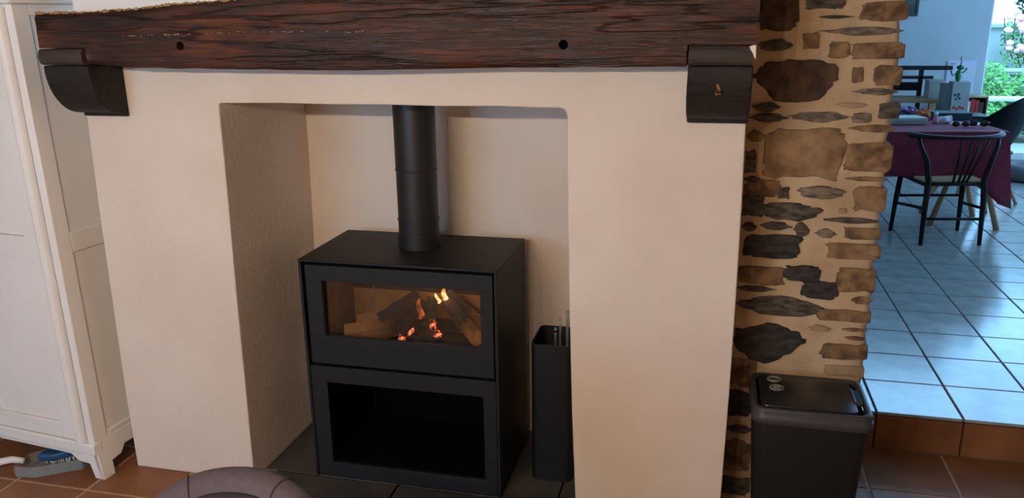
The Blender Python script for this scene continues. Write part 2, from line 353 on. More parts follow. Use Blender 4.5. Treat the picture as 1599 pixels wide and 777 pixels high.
struct(wb.build('wall_dining_back', diningpaint), 'white dining room end wall beside the glass doors')
# glass doors
d1 = struct(MB().box(2.575, 2.61, 9.08, 9.14, .15, 2.52).box(4.55, 4.6, 9.08, 9.14, .15, 2.52).box(3.56, 3.64, 9.08, 9.14, .15, 2.52).box(2.61, 4.55, 9.08, 9.14, .15, .22).box(2.61, 4.55, 9.08, 9.14, 2.48, 2.52).build('door_1', paint), 'white framed glass garden doors of the dining room')
for x0, x1 in ((2.61, 3.56), (3.64, 4.55)):
    MB().box(x0, x1, 9.105, 9.115, .22, 2.48).build('pane', doorglass, d1)

w2 = struct(MB().box(1.6, 4.6, 9.08, 9.14, 2.52, 2.57).box(1.6, 4.6, 9.08, 9.14, 3.70, 3.75).box(1.6, 1.65, 9.08, 9.14, 2.57, 3.70).box(4.55, 4.6, 9.08, 9.14, 2.57, 3.70).box(3.08, 3.13, 9.08, 9.14, 2.57, 3.70).build('window_2', paint), 'high window above the garden doors')
for x0, x1 in ((1.65, 3.08), (3.13, 4.55)): MB().box(x0, x1, 9.105, 9.115, 2.57, 3.70).build('pane', doorglass, w2)

# ---- chimney breast with fireplace opening (one plastered mass)
poly = [(-2.023, 0), (-1.5365, 0), (-1.5345, .064), (-1.529, .38), (-1.524, .734), (-1.516, 1.05), (-1.512, 1.30), (-1.511, 1.345), (-1.506, 1.3505),
        (-1.30, 1.353), (-1.12, 1.3505), (-.953, 1.352), (-.78, 1.3495), (-.60, 1.352), (-.47, 1.3485), (-.42, 1.349), (-.408, 1.346), (-.401, 1.338), (-.398, 1.325), (-.394, 1.05), (-.388, .749), (-.378, .40), (-.365, .093), (-.363, 0),
        (.088, 0), (.091, .157), (.096, .50), (.097, .843), (.096, 1.10), (.093, 1.29), (.092, 1.60), (-2.003, 1.60), (-2.008, 1.305), (-2.018, .95), (-2.021, .701), (-2.026, .3)]
br_ = thing('chimney_breast', 'cream plastered chimney breast with a wide fireplace opening', 'fireplace', (-.96, 2.6, 0))
MB().prism(poly, 2.30, 2.87).build('plaster_surround', plaster, br_, bevel=.011, seg=3)
MB().box(-2.0, .09, 2.301, 2.55, 1.601, 2.499).build('upper_hood', hoodpaint, br_, bevel=.008)
MB().box(-1.62, -.30, 2.871, 2.95, 0, 1.42).build('recess_back_wall', plaster, br_)
# ---- stone wall
sw = struct(bpy.data.objects.new('wall_stone', None), 'rough stone wall with sandy mortar between the fireplace and dining room')
COL.objects.link(sw)
g = MB(); nx, nz = 26, 130; xa, xb, zb = .04, .505, 2.5
idx = {}
for i in range(nx+1):
    for k in range(nz+1):
        x = xa+(xb-xa)*i/nx; z = zb*k/nz
        y = 2.5545+.0022*noise.noise(Vector((x*9, 1.3, z*9)))+.0012*noise.noise(Vector((x*30, 4.3, z*30)))
        if i == nx: x += .007*noise.noise(Vector((3.3, .5, z*17)))+.004*noise.noise(Vector((5.3, .5, z*50))); y += .008
        if i == nx-1: x += .004*noise.noise(Vector((3.3, .5, z*17)))
        idx[i, k] = len(g.v); g.v.append((x, y, z))
for i in range(nx):
    for k in range(nz): g.f.append((idx[i, k], idx[i+1, k], idx[i+1, k+1], idx[i, k+1]))
e0 = len(g.v)
for k in range(nz+1):
    x, y, z = g.v[idx[nx, k]]; g.v.append((x+.004*noise.noise(Vector((8, 2, z*12))), 3.05, z))
for k in range(nz): g.f.append((idx[nx, k], e0+k, e0+k+1, idx[nx, k+1]))
g.box(.04, .3, 3.03, 3.05, 0, 2.5)
g.build('mortar_face', mortar, sw, smooth=True)
STN = [(0.172,1.603,0.107,0.101,'K','r'),(0.297,1.632,0.103,0.045,'D','r'),(0.458,1.601,0.123,0.050,'O','r'),(0.331,1.588,0.094,0.010,'D','l'),
(0.406,1.548,0.216,0.023,'G','l'),(0.173,1.510,0.103,0.033,'D','l'),(0.269,1.521,0.045,0.045,'B','r'),(0.346,1.496,0.053,0.046,'O','r'),
(0.452,1.493,0.140,0.044,'B','r'),(0.245,1.408,0.244,0.127,'K','b'),(0.403,1.426,0.029,0.043,'B','r'),(0.486,1.424,0.073,0.055,'B','r'),
(0.455,1.379,0.125,0.020,'G','l'),(0.396,1.341,0.090,0.015,'T','l'),(0.498,1.325,0.058,0.046,'D','r'),(0.159,1.333,0.082,0.030,'D','l'),
(0.168,1.301,0.109,0.027,'D','l'),(0.311,1.306,0.170,0.032,'G','l'),(0.425,1.304,0.050,0.028,'G','r'),(0.460,1.274,0.124,0.022,'B','l'),
(0.134,1.245,0.054,0.035,'B','l'),(0.269,1.194,0.223,0.159,'C','R'),(0.124,1.166,0.030,0.069,'D','r'),(0.455,1.190,0.134,0.089,'O','r'),
(0.133,1.113,0.049,0.018,'D','l'),(0.163,1.085,0.103,0.052,'B','r'),(0.456,1.124,0.123,0.015,'B','l'),(0.335,1.079,0.139,0.035,'G','b'),
(0.227,1.073,0.033,0.036,'D','r'),(0.473,1.064,0.090,0.076,'C','r'),(0.142,1.028,0.064,0.064,'D','r'),(0.252,1.014,0.180,0.060,'D','b'),
(0.400,1.026,0.020,0.014,'T','r'),(0.428,0.997,0.154,0.018,'D','l'),(0.132,0.964,0.044,0.029,'D','l'),(0.212,0.969,0.090,0.026,'D','l'),
(0.288,0.961,0.044,0.046,'D','l'),(0.358,0.953,0.062,0.028,'G','l'),(0.462,0.957,0.102,0.034,'B','r'),(0.211,0.904,0.179,0.076,'V','R'),
(0.442,0.901,0.154,0.048,'C','r'),(0.180,0.809,0.136,0.059,'B','r'),(0.299,0.822,0.101,0.048,'V','r'),(0.357,0.770,0.104,0.054,'V','r'),
(0.458,0.811,0.111,0.080,'O','r'),(0.166,0.762,0.114,0.021,'D','l'),(0.246,0.708,0.266,0.066,'D','l'),(0.480,0.746,0.064,0.023,'B','l'),
(0.434,0.691,0.158,0.038,'B','r'),(0.210,0.582,0.211,0.136,'V','b'),(0.367,0.646,0.062,0.021,'T','l'),(0.470,0.648,0.076,0.011,'B','l'),
(0.473,0.620,0.057,0.013,'B','l'),(0.448,0.572,0.135,0.052,'B','r'),(0.454,0.507,0.115,0.035,'T','r'),(0.140,0.472,0.088,0.102,'B','r'),
(0.137,0.360,0.093,0.088,'V','r'),(0.145,0.269,0.082,0.028,'D','l'),(0.140,0.169,0.095,0.113,'B','r'),(0.139,0.054,0.105,0.066,'D','r'),
(0.275,0.388,0.148,0.114,'D','r'),(0.442,0.431,0.133,0.071,'O','r'),(0.309,0.265,0.179,0.046,'D','l'),(0.465,0.312,0.100,0.102,'B','r'),
(.30,.15,.16,.09,'B','r'),(.44,.19,.12,.07,'D','r'),(.45,.06,.12,.08,'O','r'),(.28,.045,.14,.05,'V','r')]
# courses above the frame, so that the wall goes on upwards
zz = 1.70
while zz < 2.44:
    h = random.uniform(.035, .09); x = .09
    while x < .48:
        wd = random.uniform(.07, .2); wd = min(wd, .52-x)
        STN.append((x+wd/2, zz+h/2, wd, h, random.choice('KDGBOCBD'), random.choice('rrl'))); x += wd+random.uniform(.02, .05)
    zz += h+random.uniform(.015, .035)
for si, (cx, cz, sw_, sh, mk, shp) in enumerate(STN):
    n = 34; pts = []; quoin = cx+sw_/2 > .488
    pw = {'l': .95, 'r': .34, 'R': .42, 'b': .6}[shp]
    for i in range(n):
        a = -PI/2+2*PI*i/n
        c, s = math.cos(a), math.sin(a)
        px = math.copysign(abs(c)**pw, c); pz = math.copysign(abs(s)**(pw if shp != 'l' else .8), s)
        if shp == 'l': px = math.copysign(abs(c)**.8, c); pz = math.copysign(max(.04, 1-abs(px)**2.2), s)
        if shp == 'b': px = math.copysign(abs(c)**.75, c); pz = (1-abs(px)**2.4)*-1.15+.15 if s < 0 else (.75+.25*math.cos(px*2.2)) if abs(px) < .93 else .3
        q = Vector((c*1.6+si*3.7+.6, s*1.6+.3, si*1.9)); jt = 1+(.22 if shp != 'r' else .2)*noise.noise(q)+(.11 if shp == 'R' else .16)*noise.noise(q*2.7)+.09*noise.noise(q*6)
        if quoin and c > 0: px = min(px*1.05, 1); jz = 1
        pts.append((cx+px*sw_/2*(jt if not (quoin and c > .5) else 1), cz+pz*sh/2*jt))
    out = random.uniform(.0008, .0045); m = MB()
    yb = 2.575 if not quoin else 2.575+random.uniform(.08, .22)
    ring = lambda k, y: [(cx+(p[0]-cx)*k, y+.002*noise.noise(Vector((p[0]*22+k*3, si, p[1]*22))), cz+(p[1]-cz)*k) for p in pts]
    m.loft([ring(1.0, yb), ring(1.0, 2.5535), ring(.985, 2.5495-out*.75), ring(.90, 2.549-out*1.05), ring(.45, 2.549-out)], cap=True)
    m.build('stone', ST[mk], sw, smooth=True)

# ================================================================== MANTEL BEAM AND CORBELS
mb_ = thing('mantel_beam', 'long dark brown rough oak beam above the fireplace opening', 'beam', (-.95, 2.22, 1.465))
def beam_bottom(x):
    P = [(-1.838, 1.478), (-1.696, 1.469), (-1.375, 1.465), (-1.034, 1.462), (-.806, 1.465), (-.518, 1.470), (-.066, 1.473)]
    for (a, za), (b, zb_) in zip(P, P[1:]):
        if a <= x <= b: return za+(zb_-za)*(x-a)/(b-a)
    return 1.473
def beam_top(x):
    P = [(-2.01, 1.630), (-1.82, 1.629), (-1.67, 1.636), (-1.54, 1.646), (-1.39, 1.653), (-1.22, 1.664), (-1.0, 1.685), (-.6, 1.705), (.11, 1.71)]
    for (a, za), (b, zb_) in zip(P, P[1:]):
        if a <= x <= b: return za+(zb_-za)*(x-a)/(b-a)
    return 1.7
cols = [(-2.0, 1), (-1.97, 1), (-1.93, 1), (-1.89, 1), (-1.8385, 1), (-1.8375, 0)]
x = -1.81
while x < -.08: cols.append((x, 0)); x += .0145
cols += [(-.0675, 0), (-.0665, 1), (-.03, 1), (.0, 1), (.03, 1), (.07, 1), (.101, 1)]
NZ = 18; m = MB(); rings = []
for x, notch in cols:
    zb_ = beam_bottom(x)+.0025*noise.noise(Vector((x*14, 0, 2)))
    zt_ = beam_top(x)+.004*noise.noise(Vector((x*25, 5, 2)))+.002*noise.noise(Vector((x*70, 5, 2)))
    ring = []
    for k in range(NZ+1):
        t = k/NZ; z = zb_+(zt_-zb_)*t
        if notch: z = max(z, 1.5265+k*1e-4)
        edge = min(t, 1-t)*(zt_-zb_)
        rnd = .008*max(0, 1-edge/.010)**2
        y = 2.14+rnd+.004*noise.noise(Vector((x*3, z*9, 1)))+.0022*noise.noise(Vector((x*9, z*40, 7)))
        if -2.01 < x < -1.55 and t > .93: y += .004
        # hollow along the lower edge right of the middle, where the sapwood has gone
        if -.85 < x < -.35 and z < 1.495: y += .012*math.sin((x+.85)/.5*PI)*max(0, (1.495-z)/.03)
        xx = x+(.006*noise.noise(Vector((0, z*30, 3))) if abs(x+2.0) < .001 or x > .1 else 0)
        ring.append((xx, y, z))
    ring += [(ring[-1][0], 2.299, zt_), (ring[0][0], 2.299, ring[0][2])]
    rings.append(ring)
m.loft(rings)
bo = m.build('beam_timber', beamwood, mb_, smooth=True); bo.data.set_sharp_from_angle(angle=math.radians(55))
# drill the two peg holes through the face
for px_, pz_, pr_ in ((-1.512, 1.531, .0125), (-.383, 1.528, .0125)):
    cu = MB().tube([(px_, 2.10, pz_), (px_+.003, 2.20, pz_+.001)], pr_, 20).build('cutter', blackmatt)
    md = bo.modifiers.new('hole', 'BOOLEAN'); md.operation = 'DIFFERENCE'; md.object = cu; md.solver = 'EXACT'
    bpy.context.view_layer.update(); dg = bpy.context.evaluated_depsgraph_get()
    me = bpy.data.meshes.new_from_object(bo.evaluated_get(dg)); bo.modifiers.clear(); bo.data = me
    bpy.data.objects.remove(cu)
    o = MB().tube([(px_+.001, 2.168, pz_), (px_+.003, 2.198, pz_+.001)], pr_*.98, 20).build('peg_hole', blackmatt, mb_); o['label'] = 'dark round peg hole'
# thin pale old plaster traces along the beam's long crack and its upper left edge
tr = MB()
x = -2.0
while x < -1.22:
    z = beam_top(x); r = random.uniform(.003, .0065)
    tr.blob((x, 2.15+random.uniform(-.002, .006), z-.001), (r*1.8, r, r), 1, .5, 2, int(x*100)); x += random.uniform(.006, .014)
o = tr.build('plaster_crust', mat('ochre_plaster_crust', lin(150, 112, 72), .95, 0, lin(180, 146, 104), 40, bump=.4), mb_, smooth=True); o['label'] = 'crumbly ochre plaster along the top edge'
cr = MB()
for _ in range(46):
    x = random.uniform(-1.78, -.9); z = 1.556+.012*math.sin((x+1.8)*2.6)+random.gauss(0, .0016)
    cr.blob((x, 2.1405+.004*noise.noise(Vector((x*3, z*9, 1)))-.0005, z), (random.uniform(.002, .006), .0012, .0011), 1, .4, 2, _)
cr.build('plaster_fleck', mat('pale_plaster_flecks', lin(176, 150, 118), .95), mb_)

def corbel(label, x0, x1, zb_, extra):
    t = thing('corbel', label, 'corbel', ((x0+x1)/2, 2.22, zb_), 0, 'oak corbels under the mantel beam')
    R = 1.474-zb_-.004; prof = [(2.299, 1.4745), (2.142, 1.4745), (2.142, 1.468)]
    for i in range(1, 13):
        a = i/13*PI/2; prof.append((2.299-.022-(.157-.022)*math.cos(a)**.9, zb_+.012+(R-.012)*(1-math.sin(a))))
    prof += [(2.280, zb_+.010), (2.279, zb_), (2.299, zb_-.002)]
    m = MB(); m.prism(prof, x0, x1, 'x'); m.warp(lambda v: v+Vector((.002*noise.noise(v*20), .002*noise.noise(v*25+Vector((3, 3, 3))), 0)) if v.y < 2.29 else v)
    m.build('bracket', corbelwood, t, bevel=.004)
    nose = [(2.299, 1.4765), (2.142, 1.4765)]
    for i in range(0, 8):
        a = -PI/2+i/7*PI; nose.append((2.142-.014*math.cos(a), 1.501+.0235*math.sin(a)))
    nose += [(2.299, 1.5245)]
    MB().prism(nose, x0+.001, x1-.004, 'x').warp(lambda v: v+Vector((.0025*noise.noise(v*22), 0, .001*noise.noise(v*30)))).build('nosing', corbelface, t, bevel=.003)
    return t
corbel('blackened oak corbel at the left end of the mantel beam, beside the wardrobe', -2.0, -1.841, 1.307, 0)
c2 = corbel('blackened oak corbel with a brass nail head, beside the stone wall', -.064, .096, 1.316, 0)
nm = MB()
for i in range(9):
    a = random.uniform(0, 6.28); r = random.uniform(0, .008); nm.blob((.014+r*math.cos(a), 2.147+random.uniform(0, .002), 1.415+1.5*r*math.sin(a)), random.uniform(.003, .006), 1, .4, 3, i)
o = nm.build('brass_nail', mat('old_brass', lin(190, 140, 80), .4, .6, lin(110, 78, 44), 60, bump=.5), c2, smooth=True); o['label'] = 'lumpy gilt nail head'
pl = MB(); pl.prism([(.082, 1.523), (.099, 1.527), (.1, 1.490), (.093, 1.500)], 2.128, 2.146)
tag(pl.build('plaster_chip', mat('white_chip', lin(235, 226, 214), .9), None, bevel=.003), 'small white plaster chip wedged beside the right corbel', 'plaster chip')

# ================================================================== STOVE
SX0, SX1, SY0, SY1, SZ = -1.333, -.637, 2.389, 2.789, .823
st = thing('wood_stove', 'black steel wood-burning stove with wide glass door and open log store', 'stove', (-.985, 2.59, 0))
MB().box(SX0, SX1, SY0-.004, SY1, SZ-.008, SZ).build('top_plate', blackmetal, st, bevel=.0015)
for x0 in (SX0, SX1-.010):
    MB().box(x0, x0+.010, SY0-.004, SY1, .0, SZ-.0085).build('side_panel', blackmetal, st, bevel=.0012)
MB().box(SX0+.0105, SX1-.0105, SY1-.012, SY1-.002, .004, SZ-.009).build('back_panel', blackmatt, st)
MB().box(SX0+.0105, SX1-.0105, SY0+.014, SY1-.013, .425, .436).build('middle_shelf', blackmatt, st)
MB().box(SX0+.0105, SX1-.0105, SY0+.02, SY1-.013, .796, .812).build('firebox_roof', blackmatt, st)
# door: frame with bevelled window, glass and hinge
dx0, dx1, dz0, dz1 = -1.309, -.652, .449, .806; gx0, gx1, gz0, gz1 = -1.251, -.694, .553, .752
door = MB().box(dx0, dx1, SY0-.006, SY0+.012, dz0, gz0).box(dx0, dx1, SY0-.006, SY0+.012, gz1, dz1).box(dx0, gx0, SY0-.006, SY0+.012, gz0, gz1).box(gx1, dx1, SY0-.006, SY0+.012, gz0, gz1).build('door', blackmetal, st, bevel=.0012)
MB().box(gx0-.01, gx1+.01, SY0+.013, SY0+.017, gz0-.01, gz1+.01).build('door_glass', stoveglass, door)
for z in (.47, .70): MB().tube([(dx1+.006, SY0+.004, z), (dx1+.006, SY0+.004, z+.09)], .005, 10).build('hinge', blackmetal, door, smooth=True)
MB().box(-1.02, -.93, SY0-.009, SY0-.0065, .462, .470).build('air_lever', blackmetal, door, bevel=.001)
# lower log store frame
lf0, lf1, lz0, lz1 = SX0+.0115, SX1-.0115, .004, .436; ox0, ox1, oz0, oz1 = -1.262, -.693, .062, .376
MB().box(lf0, lf1, SY0-.001, SY0+.012, lz0, oz0).box(lf0, lf1, SY0-.001, SY0+.012, oz1, lz1).box(lf0, ox0, SY0-.001, SY0+.012, oz0, oz1).box(ox1, lf1, SY0-.001, SY0+.012, oz0, oz1).build('log_store_frame', blackmetal, st, bevel=.001)
MB().box(ox0-.004, ox1+.004, SY0+.0125, SY1-.02, oz0-.012, oz0-.002).box(ox0-.008, ox0-.001, SY0+.0125, SY1-.02, oz0-.002, oz1+.006).box(ox1+.001, ox1+.008, SY0+.0125, SY1-.02, oz0-.002, oz1+.006).box(ox0-.008, ox1+.008, SY1-.026, SY1-.02, oz0, oz1+.006).box(ox0-.008, ox1+.008, SY0+.0125, SY1-.02, oz1+.006, oz1+.012).build('log_store_lining', blackmatt, st)
# firebox lining boards
FY = 2.63; FZ = .50
MB().box(-1.275, -.672, FY, FY+.025, FZ, .648).build('back_firebrick', vermic, st, bevel=.003)
MB().box(-1.275, -.672, FY-.004, FY+.02, .649, .795).build('upper_back_board', soot, st, bevel=.003)
for x0 in (-1.275, -.697):
    MB().box(x0, x0+.025, SY0+.03, FY-.001, FZ, .795).build('side_firebrick', mat('side_board', lin(104, 74, 54), .95, 0, lin(130, 96, 68), 10, bump=.3, bs=50), st, bevel=.003)
MB().box(-1.275, -.672, SY0+.025, FY+.025, FZ-.02, FZ-.001).build('firebox_floor', soot, st)
MB().box(-1.249, -.698, SY0+.045, FY-.005, .745, .757).warp(lambda v: v+Vector((0, 0, -.05*(v.y-2.43)/.2+.02))).build('baffle_plate', soot, st)
MB().box(-1.249, -.698, SY0+.03, SY0+.042, FZ, FZ+.028).build('log_guard', blackmatt, st, bevel=.002)
MB().tube([(-1.216, 2.622, .515), (-1.165, 2.622, .665)], .0022, 8).build('pale_rod', mat('pale_rod_mat', lin(170, 160, 150), .5), st)  # invented slim rod drawing a slanting pale line, no real stove part
# flue pipe
fp = thing('flue_pipe', 'black steel flue pipe rising from the stove into the lintel', 'flue pipe', (-.98, 2.62, .823))
for z0, z1, r in ((.8235, .872, .0745), (.872, .925, .0715), (.925, 1.10, .0708), (1.10, 1.346, .0715)):
    MB().lathe([(r-.001, z0+.0005), (r, z0+.0015), (r, z1-.0015), (r-.001, z1-.0005)], (-.98, 2.62, 0), 48).build('pipe_section', pipemetal, fp, smooth=True).data.set_sharp_from_angle(angle=math.radians(40))
for z in (.872, .925, 1.10):
    MB().lathe([(.0722, z-.003), (.0738, z-.0018), (.0738, z+.0018), (.0722, z+.003)], (-.98, 2.62, 0), 48).build('joint_ring', pipemetal, fp, smooth=True)

# ---- logs: split wedges, local x along the log from the raw end to the burnt end
def log(label, p0, p1, prof, roll, m, jag=.004):
    p0, p1 = Vector(p0), Vector(p1); d = p1-p0; Ln = d.length; q = d.to_track_quat('X', 'Z'); n = len(prof)
    t = MB(); rings = []
    for i in range(9):
        f = i/8; k = 1-.25*max(0, f-.6)
        ring = []
        for a, b in prof:
            c, s = math.cos(roll), math.sin(roll); yy, zz_ = (a*c-b*s)*k, (a*s+b*c)*k
            ring.append((Ln*f, yy+jag*noise.noise(Vector((f*9, a*50, b*50))), zz_+jag*noise.noise(Vector((f*9+4, a*50, b*50)))))
        rings.append(ring)
    t.loft(rings); o = t.build('firewood_log', m, None, smooth=False); o.location = p0; o.rotation_mode = 'QUATERNION'; o.rotation_quaternion = q
    tag(o, label, 'log', 'logs burning in the stove'); return o
wedge = [(-.022, -.016), (.022, -.018), (.024, .004), (.0, .026), (-.02, .008)]
tri = [(-.024, -.015), (.025, -.015), (.006, .026)]
lm = log_mat('half_burnt_log', .06, .20); lm2 = log_mat('mostly_burnt_log', -.08, .05)
big = [(-.034, -.028), (.034, -.03), (.036, .006), (.0, .038), (-.03, .014)]
log('large split log with tan sides pushed in from the left', (-1.215, 2.475, .530), (-.965, 2.53, .575), big, .25, log_mat('left_log', .10, .30))
log('pale split log behind, at the left of the fire', (-1.20, 2.56, .533), (-.96, 2.585, .60), big, .1, log_mat('left_log_behind', .12, .32))
log('charred split log leaning in over the left logs', (-1.095, 2.50, .585), (-.965, 2.55, .668), wedge, .3, lm2)
log('blackened short log standing at the left foot of the fire', (-1.0, 2.475, .53), (-.955, 2.56, .64), tri, .9, char)
log('split log with pale raw end at the right front of the fire', (-.715, 2.475, .528), (-.872, 2.57, .645), wedge, .2, lm)
log('brown split log behind the pale one at the right', (-.712, 2.555, .545), (-.875, 2.59, .665), tri, .1, log_mat('half_burnt_log_brown', .02, .24))
log('ash-crusted log upright in the middle of the fire', (-.925, 2.50, .522), (-.918, 2.575, .65), wedge, 1.3, char, .008)
log('small black log low in the front of the fire', (-.97, 2.47, .520), (-.86, 2.475, .522), tri, .4, char, .006)
log('burnt log lying along the back of the fire', (-1.03, 2.60, .535), (-.83, 2.60, .54), wedge, .0, char, .006)
for lb, c, r, mm in (('glowing pink ember in the middle of the fire', (-.879, 2.478, .550), (.016, .010, .017), ember_m),
                     ('white-hot streak of ember under the middle flame', (-.897, 2.488, .583), (.012, .008, .02), ember_m),
                     ('red ember at the left foot of the fire', (-1.003, 2.462, .535), (.014, .009, .011), ember_m),
                     ('bright ember streak left of the middle log', (-.972, 2.466, .556), (.020, .007, .008), ember_m)):
    o = MB().blob((0, 0, 0), r, 3, .5, 2.2, int(c[0]*1000)).build('ember', mm, None, smooth=True); o.location = c
    if 'streak left' in lb: o.rotation_euler = (0, -.85, 0)
    tag(o, lb, 'ember', 'embers in the fire')
def flame(label, c, h, r, m, lean=.0):
    t = MB(); n = 9; rings = []
    for i in range(11):
        f = i/10; rr = r*(math.sin(min(1, f*1.9+.18)*PI/2))*(1-f)**.55+.0004
        cx = lean*f*f+.35*r*math.sin(f*6); ring = [(cx+rr*math.cos(2*PI*j/n)*(1+.3*math.sin(j*2+f*7)), .6*rr*math.sin(2*PI*j/n), h*f+.004*math.sin(j*3)*f) for j in range(n)]
        rings.append(ring)
    t.loft(rings); o = t.build('flame', m, None, smooth=True); o.location = c; tag(o, label, 'flame', 'flames of the fire'); return o
flame('tall bright yellow flame at the top right of the logs', (-.876, 2.555, .640), .058, .012, flame_m, .008)
flame('smaller yellow flame beside the tall one', (-.893, 2.548, .638), .036, .009, flame_m, -.010)
flame('dim orange flame on the left burning log', (-1.005, 2.53, .625), .035, .012, flame_o, .01)
flame('dim orange flame between the left and middle logs', (-.953, 2.515, .588), .075, .014, flame_o, .004)
light('fire_glow', 'POINT', (-.885, 2.53, .70), .55, (1.0, .52, .20), shadow_soft_size=.03)

# ================================================================== FIRE TOOLS
th = thing('fire_tool_holder', 'tall narrow black open-topped holder for fire tools beside the stove', 'tool holder', (-.49, 2.62, 0))
o_ = rrect(-.562, -.418, 2.53, 2.715, .022); i_ = rrect(-.558, -.422, 2.534, 2.711, .018)
m = MB(); m.loft([[(x, y, .002) for x, y in o_], [(x, y, .522) for x, y in o_], [(x, y, .522) for x, y in i_], [(x, y, .02) for x, y in i_]])
m.build('holder_body', toolblack, th, smooth=True).data.set_sharp_from_angle(angle=math.radians(40))
for lb, x, y, zt, wd in (('shortest flat steel fire tool in the black holder', -.487, 2.60, .560, .008), ('middle steel fire tool in the holder', -.475, 2.625, .588, .009), ('tallest steel fire tool with a hole in its end', -.452, 2.64, .612, .013)):
    t = thing('fire_tool', lb, 'fire tool', (x, y, .03), 0, 'steel fire tools in the holder')
    MB().box(x-wd*.42, x+wd*.42, y-.003, y+.003, .03, zt-.02).build('shaft', steel, t, bevel=.001)
    ring = MB(); R = wd*.62
    ro = [(x+R*math.cos(a*PI/10), zt-R+R*math.sin(a*PI/10)) for a in range(20)]; ri = [(x+R*.45*math.cos(a*PI/10), zt-R+R*.45*math.sin(a*PI/10)) for a in range(20)]
    ring.loft([[(p[0], y-.003, p[1]) for p in ro], [(p[0], y+.003, p[1]) for p in ro], [(p[0], y+.003, p[1]) for p in ri], [(p[0], y-.003, p[1]) for p in ri], [(p[0], y-.003, p[1]) for p in ro]], cap=False)
    ring.build('eyelet', steel, t)

# ================================================================== BIN
bn = thing('pedal_bin', 'black plastic waste bin with grey rim in front of the stone wall', 'waste bin', (.33, 2.37, 0))
def br_ring(k, z, dx=0, r=.035):
    return [(.328+(x-.328)*k+dx, 2.370+(y-2.370)*k, z) for x, y in rrect(.163, .493, 2.242, 2.502, r)]
m = MB(); m.loft([br_ring(.80, .001), br_ring(.81, .012), br_ring(.965, .455), br_ring(.95, .455), br_ring(.8, .02)])
m.build('bin_body', plasblack, bn, smooth=True).data.set_sharp_from_angle(angle=math.radians(45))
m = MB(); m.loft([br_ring(.985, .452), br_ring(1.01, .456), br_ring(1.02, .475), br_ring(1.0, .478), br_ring(1.0, .494), br_ring(.985, .501), br_ring(.93, .503), br_ring(.90, .498), br_ring(.90, .486)], cap=False)
m.build('bin_rim', plasgrey, bn, smooth=True)
lid = MB(); lr = lambda k, z: [(.320+(x-.320)*k, 2.372+(y-2.372)*k, z) for x, y in rrect(.186, .455, 2.263, 2.482, .02)]
lid.loft([lr(.97, .484), lr(1.0, .490), lr(1.0, .500), lr(.985, .5035), lr(.5, .506)])
lo = lid.build('bin_lid', lidblack, bn, smooth=True); lo.data.set_sharp_from_angle(angle=math.radians(50))
MB().box(.456, .474, 2.33, 2.42, .492, .504).box(.449, .457, 2.325, 2.425, .502, .507).build('lid_latch', plasgrey, lo, bevel=.003)
for k in range(5): MB().box(.4575+.0032*k, .4592+.0032*k, 2.338, 2.412, .504, .5058).build('latch_rib', plasblack, lo)
for n_, (ex, ey) in enumerate(((.233, 2.447), (.237, 2.385))):
    e = MB(); 
    for R0, R1 in ((.0215, .0190), (.0165, .0150)):
        ra = [(ex+R0*math.cos(2*PI*a/28), ey+R0*math.sin(2*PI*a/28)) for a in range(28)]; rb = [(ex+R1*math.cos(2*PI*a/28), ey+R1*math.sin(2*PI*a/28)) for a in range(28)]
        e.loft([[(p[0], p[1], .5035) for p in ra], [(p[0], p[1], .5072) for p in ra], [(p[0], p[1], .5072) for p in rb], [(p[0], p[1], .5035) for p in rb]], cap=False)
    if n_ == 0:
        for a in range(3):
            t0 = a*2.094; e.tube([(ex+.011*math.cos(t0+u*.25), ey+.011*math.sin(t0+u*.25), .5068) for u in range(6)], .0012, 6)
    else:
        for a in (-1, 0, 1): e.box(ex-.010, ex+.010, ey+a*.006-.0012, ey+a*.006+.0012, .5045, .507); 
        e.box(ex-.0012, ex+.0012, ey-.010, ey+.010, .5045, .507)
    o = e.build('round_emblem', emblem, lo); o['label'] = 'pale round emblem on the lid'

# ================================================================== WARDROBE
WR = thing('wardrobe', 'white painted panelled wardrobe left of the chimney breast', 'wardrobe', (-2.074, 2.188, 0), math.radians(-6.5))
WW, WD, WH = 1.02, .45, 1.66
def wpart(name, boxes, parent=WR, m_=paint, bev=.002, fn=None):
    q = MB()
    for b in boxes: q.box(*b)
    if fn: fn(q)
    q.warp(lambda v: Vector((v.x-.024*(v.z-.02)-.018*min(1, v.z/.1), v.y, v.z)))
    return q.build(name, m_, parent, world=False, bevel=bev)
# carcass
wpart('carcass', [(-WW+.01, -.01, .02, WD, .10, WH)], bev=0)
# base moulding and shaped apron with feet
wpart('base_moulding', [(-WW-.004, .004, -.012, .03, .098, .142)], bev=.006)
def apron_front(q):
    q.prism([(-WW, .0), (-WW+.045, 0), (-WW+.05, .055), (-WW+.10, .058), (-WW+.13, .082), (-.13, .082), (-.10, .058), (-.05, .055), (-.045, 0), (0, 0), (0, .098), (-WW, .098)], 0, .022)
wpart('front_apron', [], fn=apron_front)
def apron_side(q):
    q.prism([(.0, 0), (.05, 0), (.055, .050), (.10, .056), (.125, .082), (WD-.13, .082), (WD-.10, .056), (WD-.05, .05), (WD-.045, 0), (WD, 0), (WD, .145), (0, .145)], -.022, .0, 'x')
wpart('side_apron', [], fn=apron_side)
# corner post, side frame and side panels
wpart('corner_post', [(-.032, .0, .0, .060, .142, WH)], bev=.004)
wpart('side_back_stile', [(-.02, 0, WD-.06, WD, .145, WH)])
wpart('side_rail', [(-.02, -.0005, .0605, WD-.0605, .842, .912)])
wpart('side_rail', [(-.02, -.0005, .0605, WD-.0605, WH-.035, WH)])
wpart('side_rail', [(-.02, -.0005, .0605, WD-.0605, .1455, .165)])
wpart('side_panel', [(-.02, -.008, .063, WD-.063, .1655, .840)], bev=.003)
wpart('side_panel', [(-.02, -.008, .063, WD-.063, .914, WH-.037)], bev=.003)
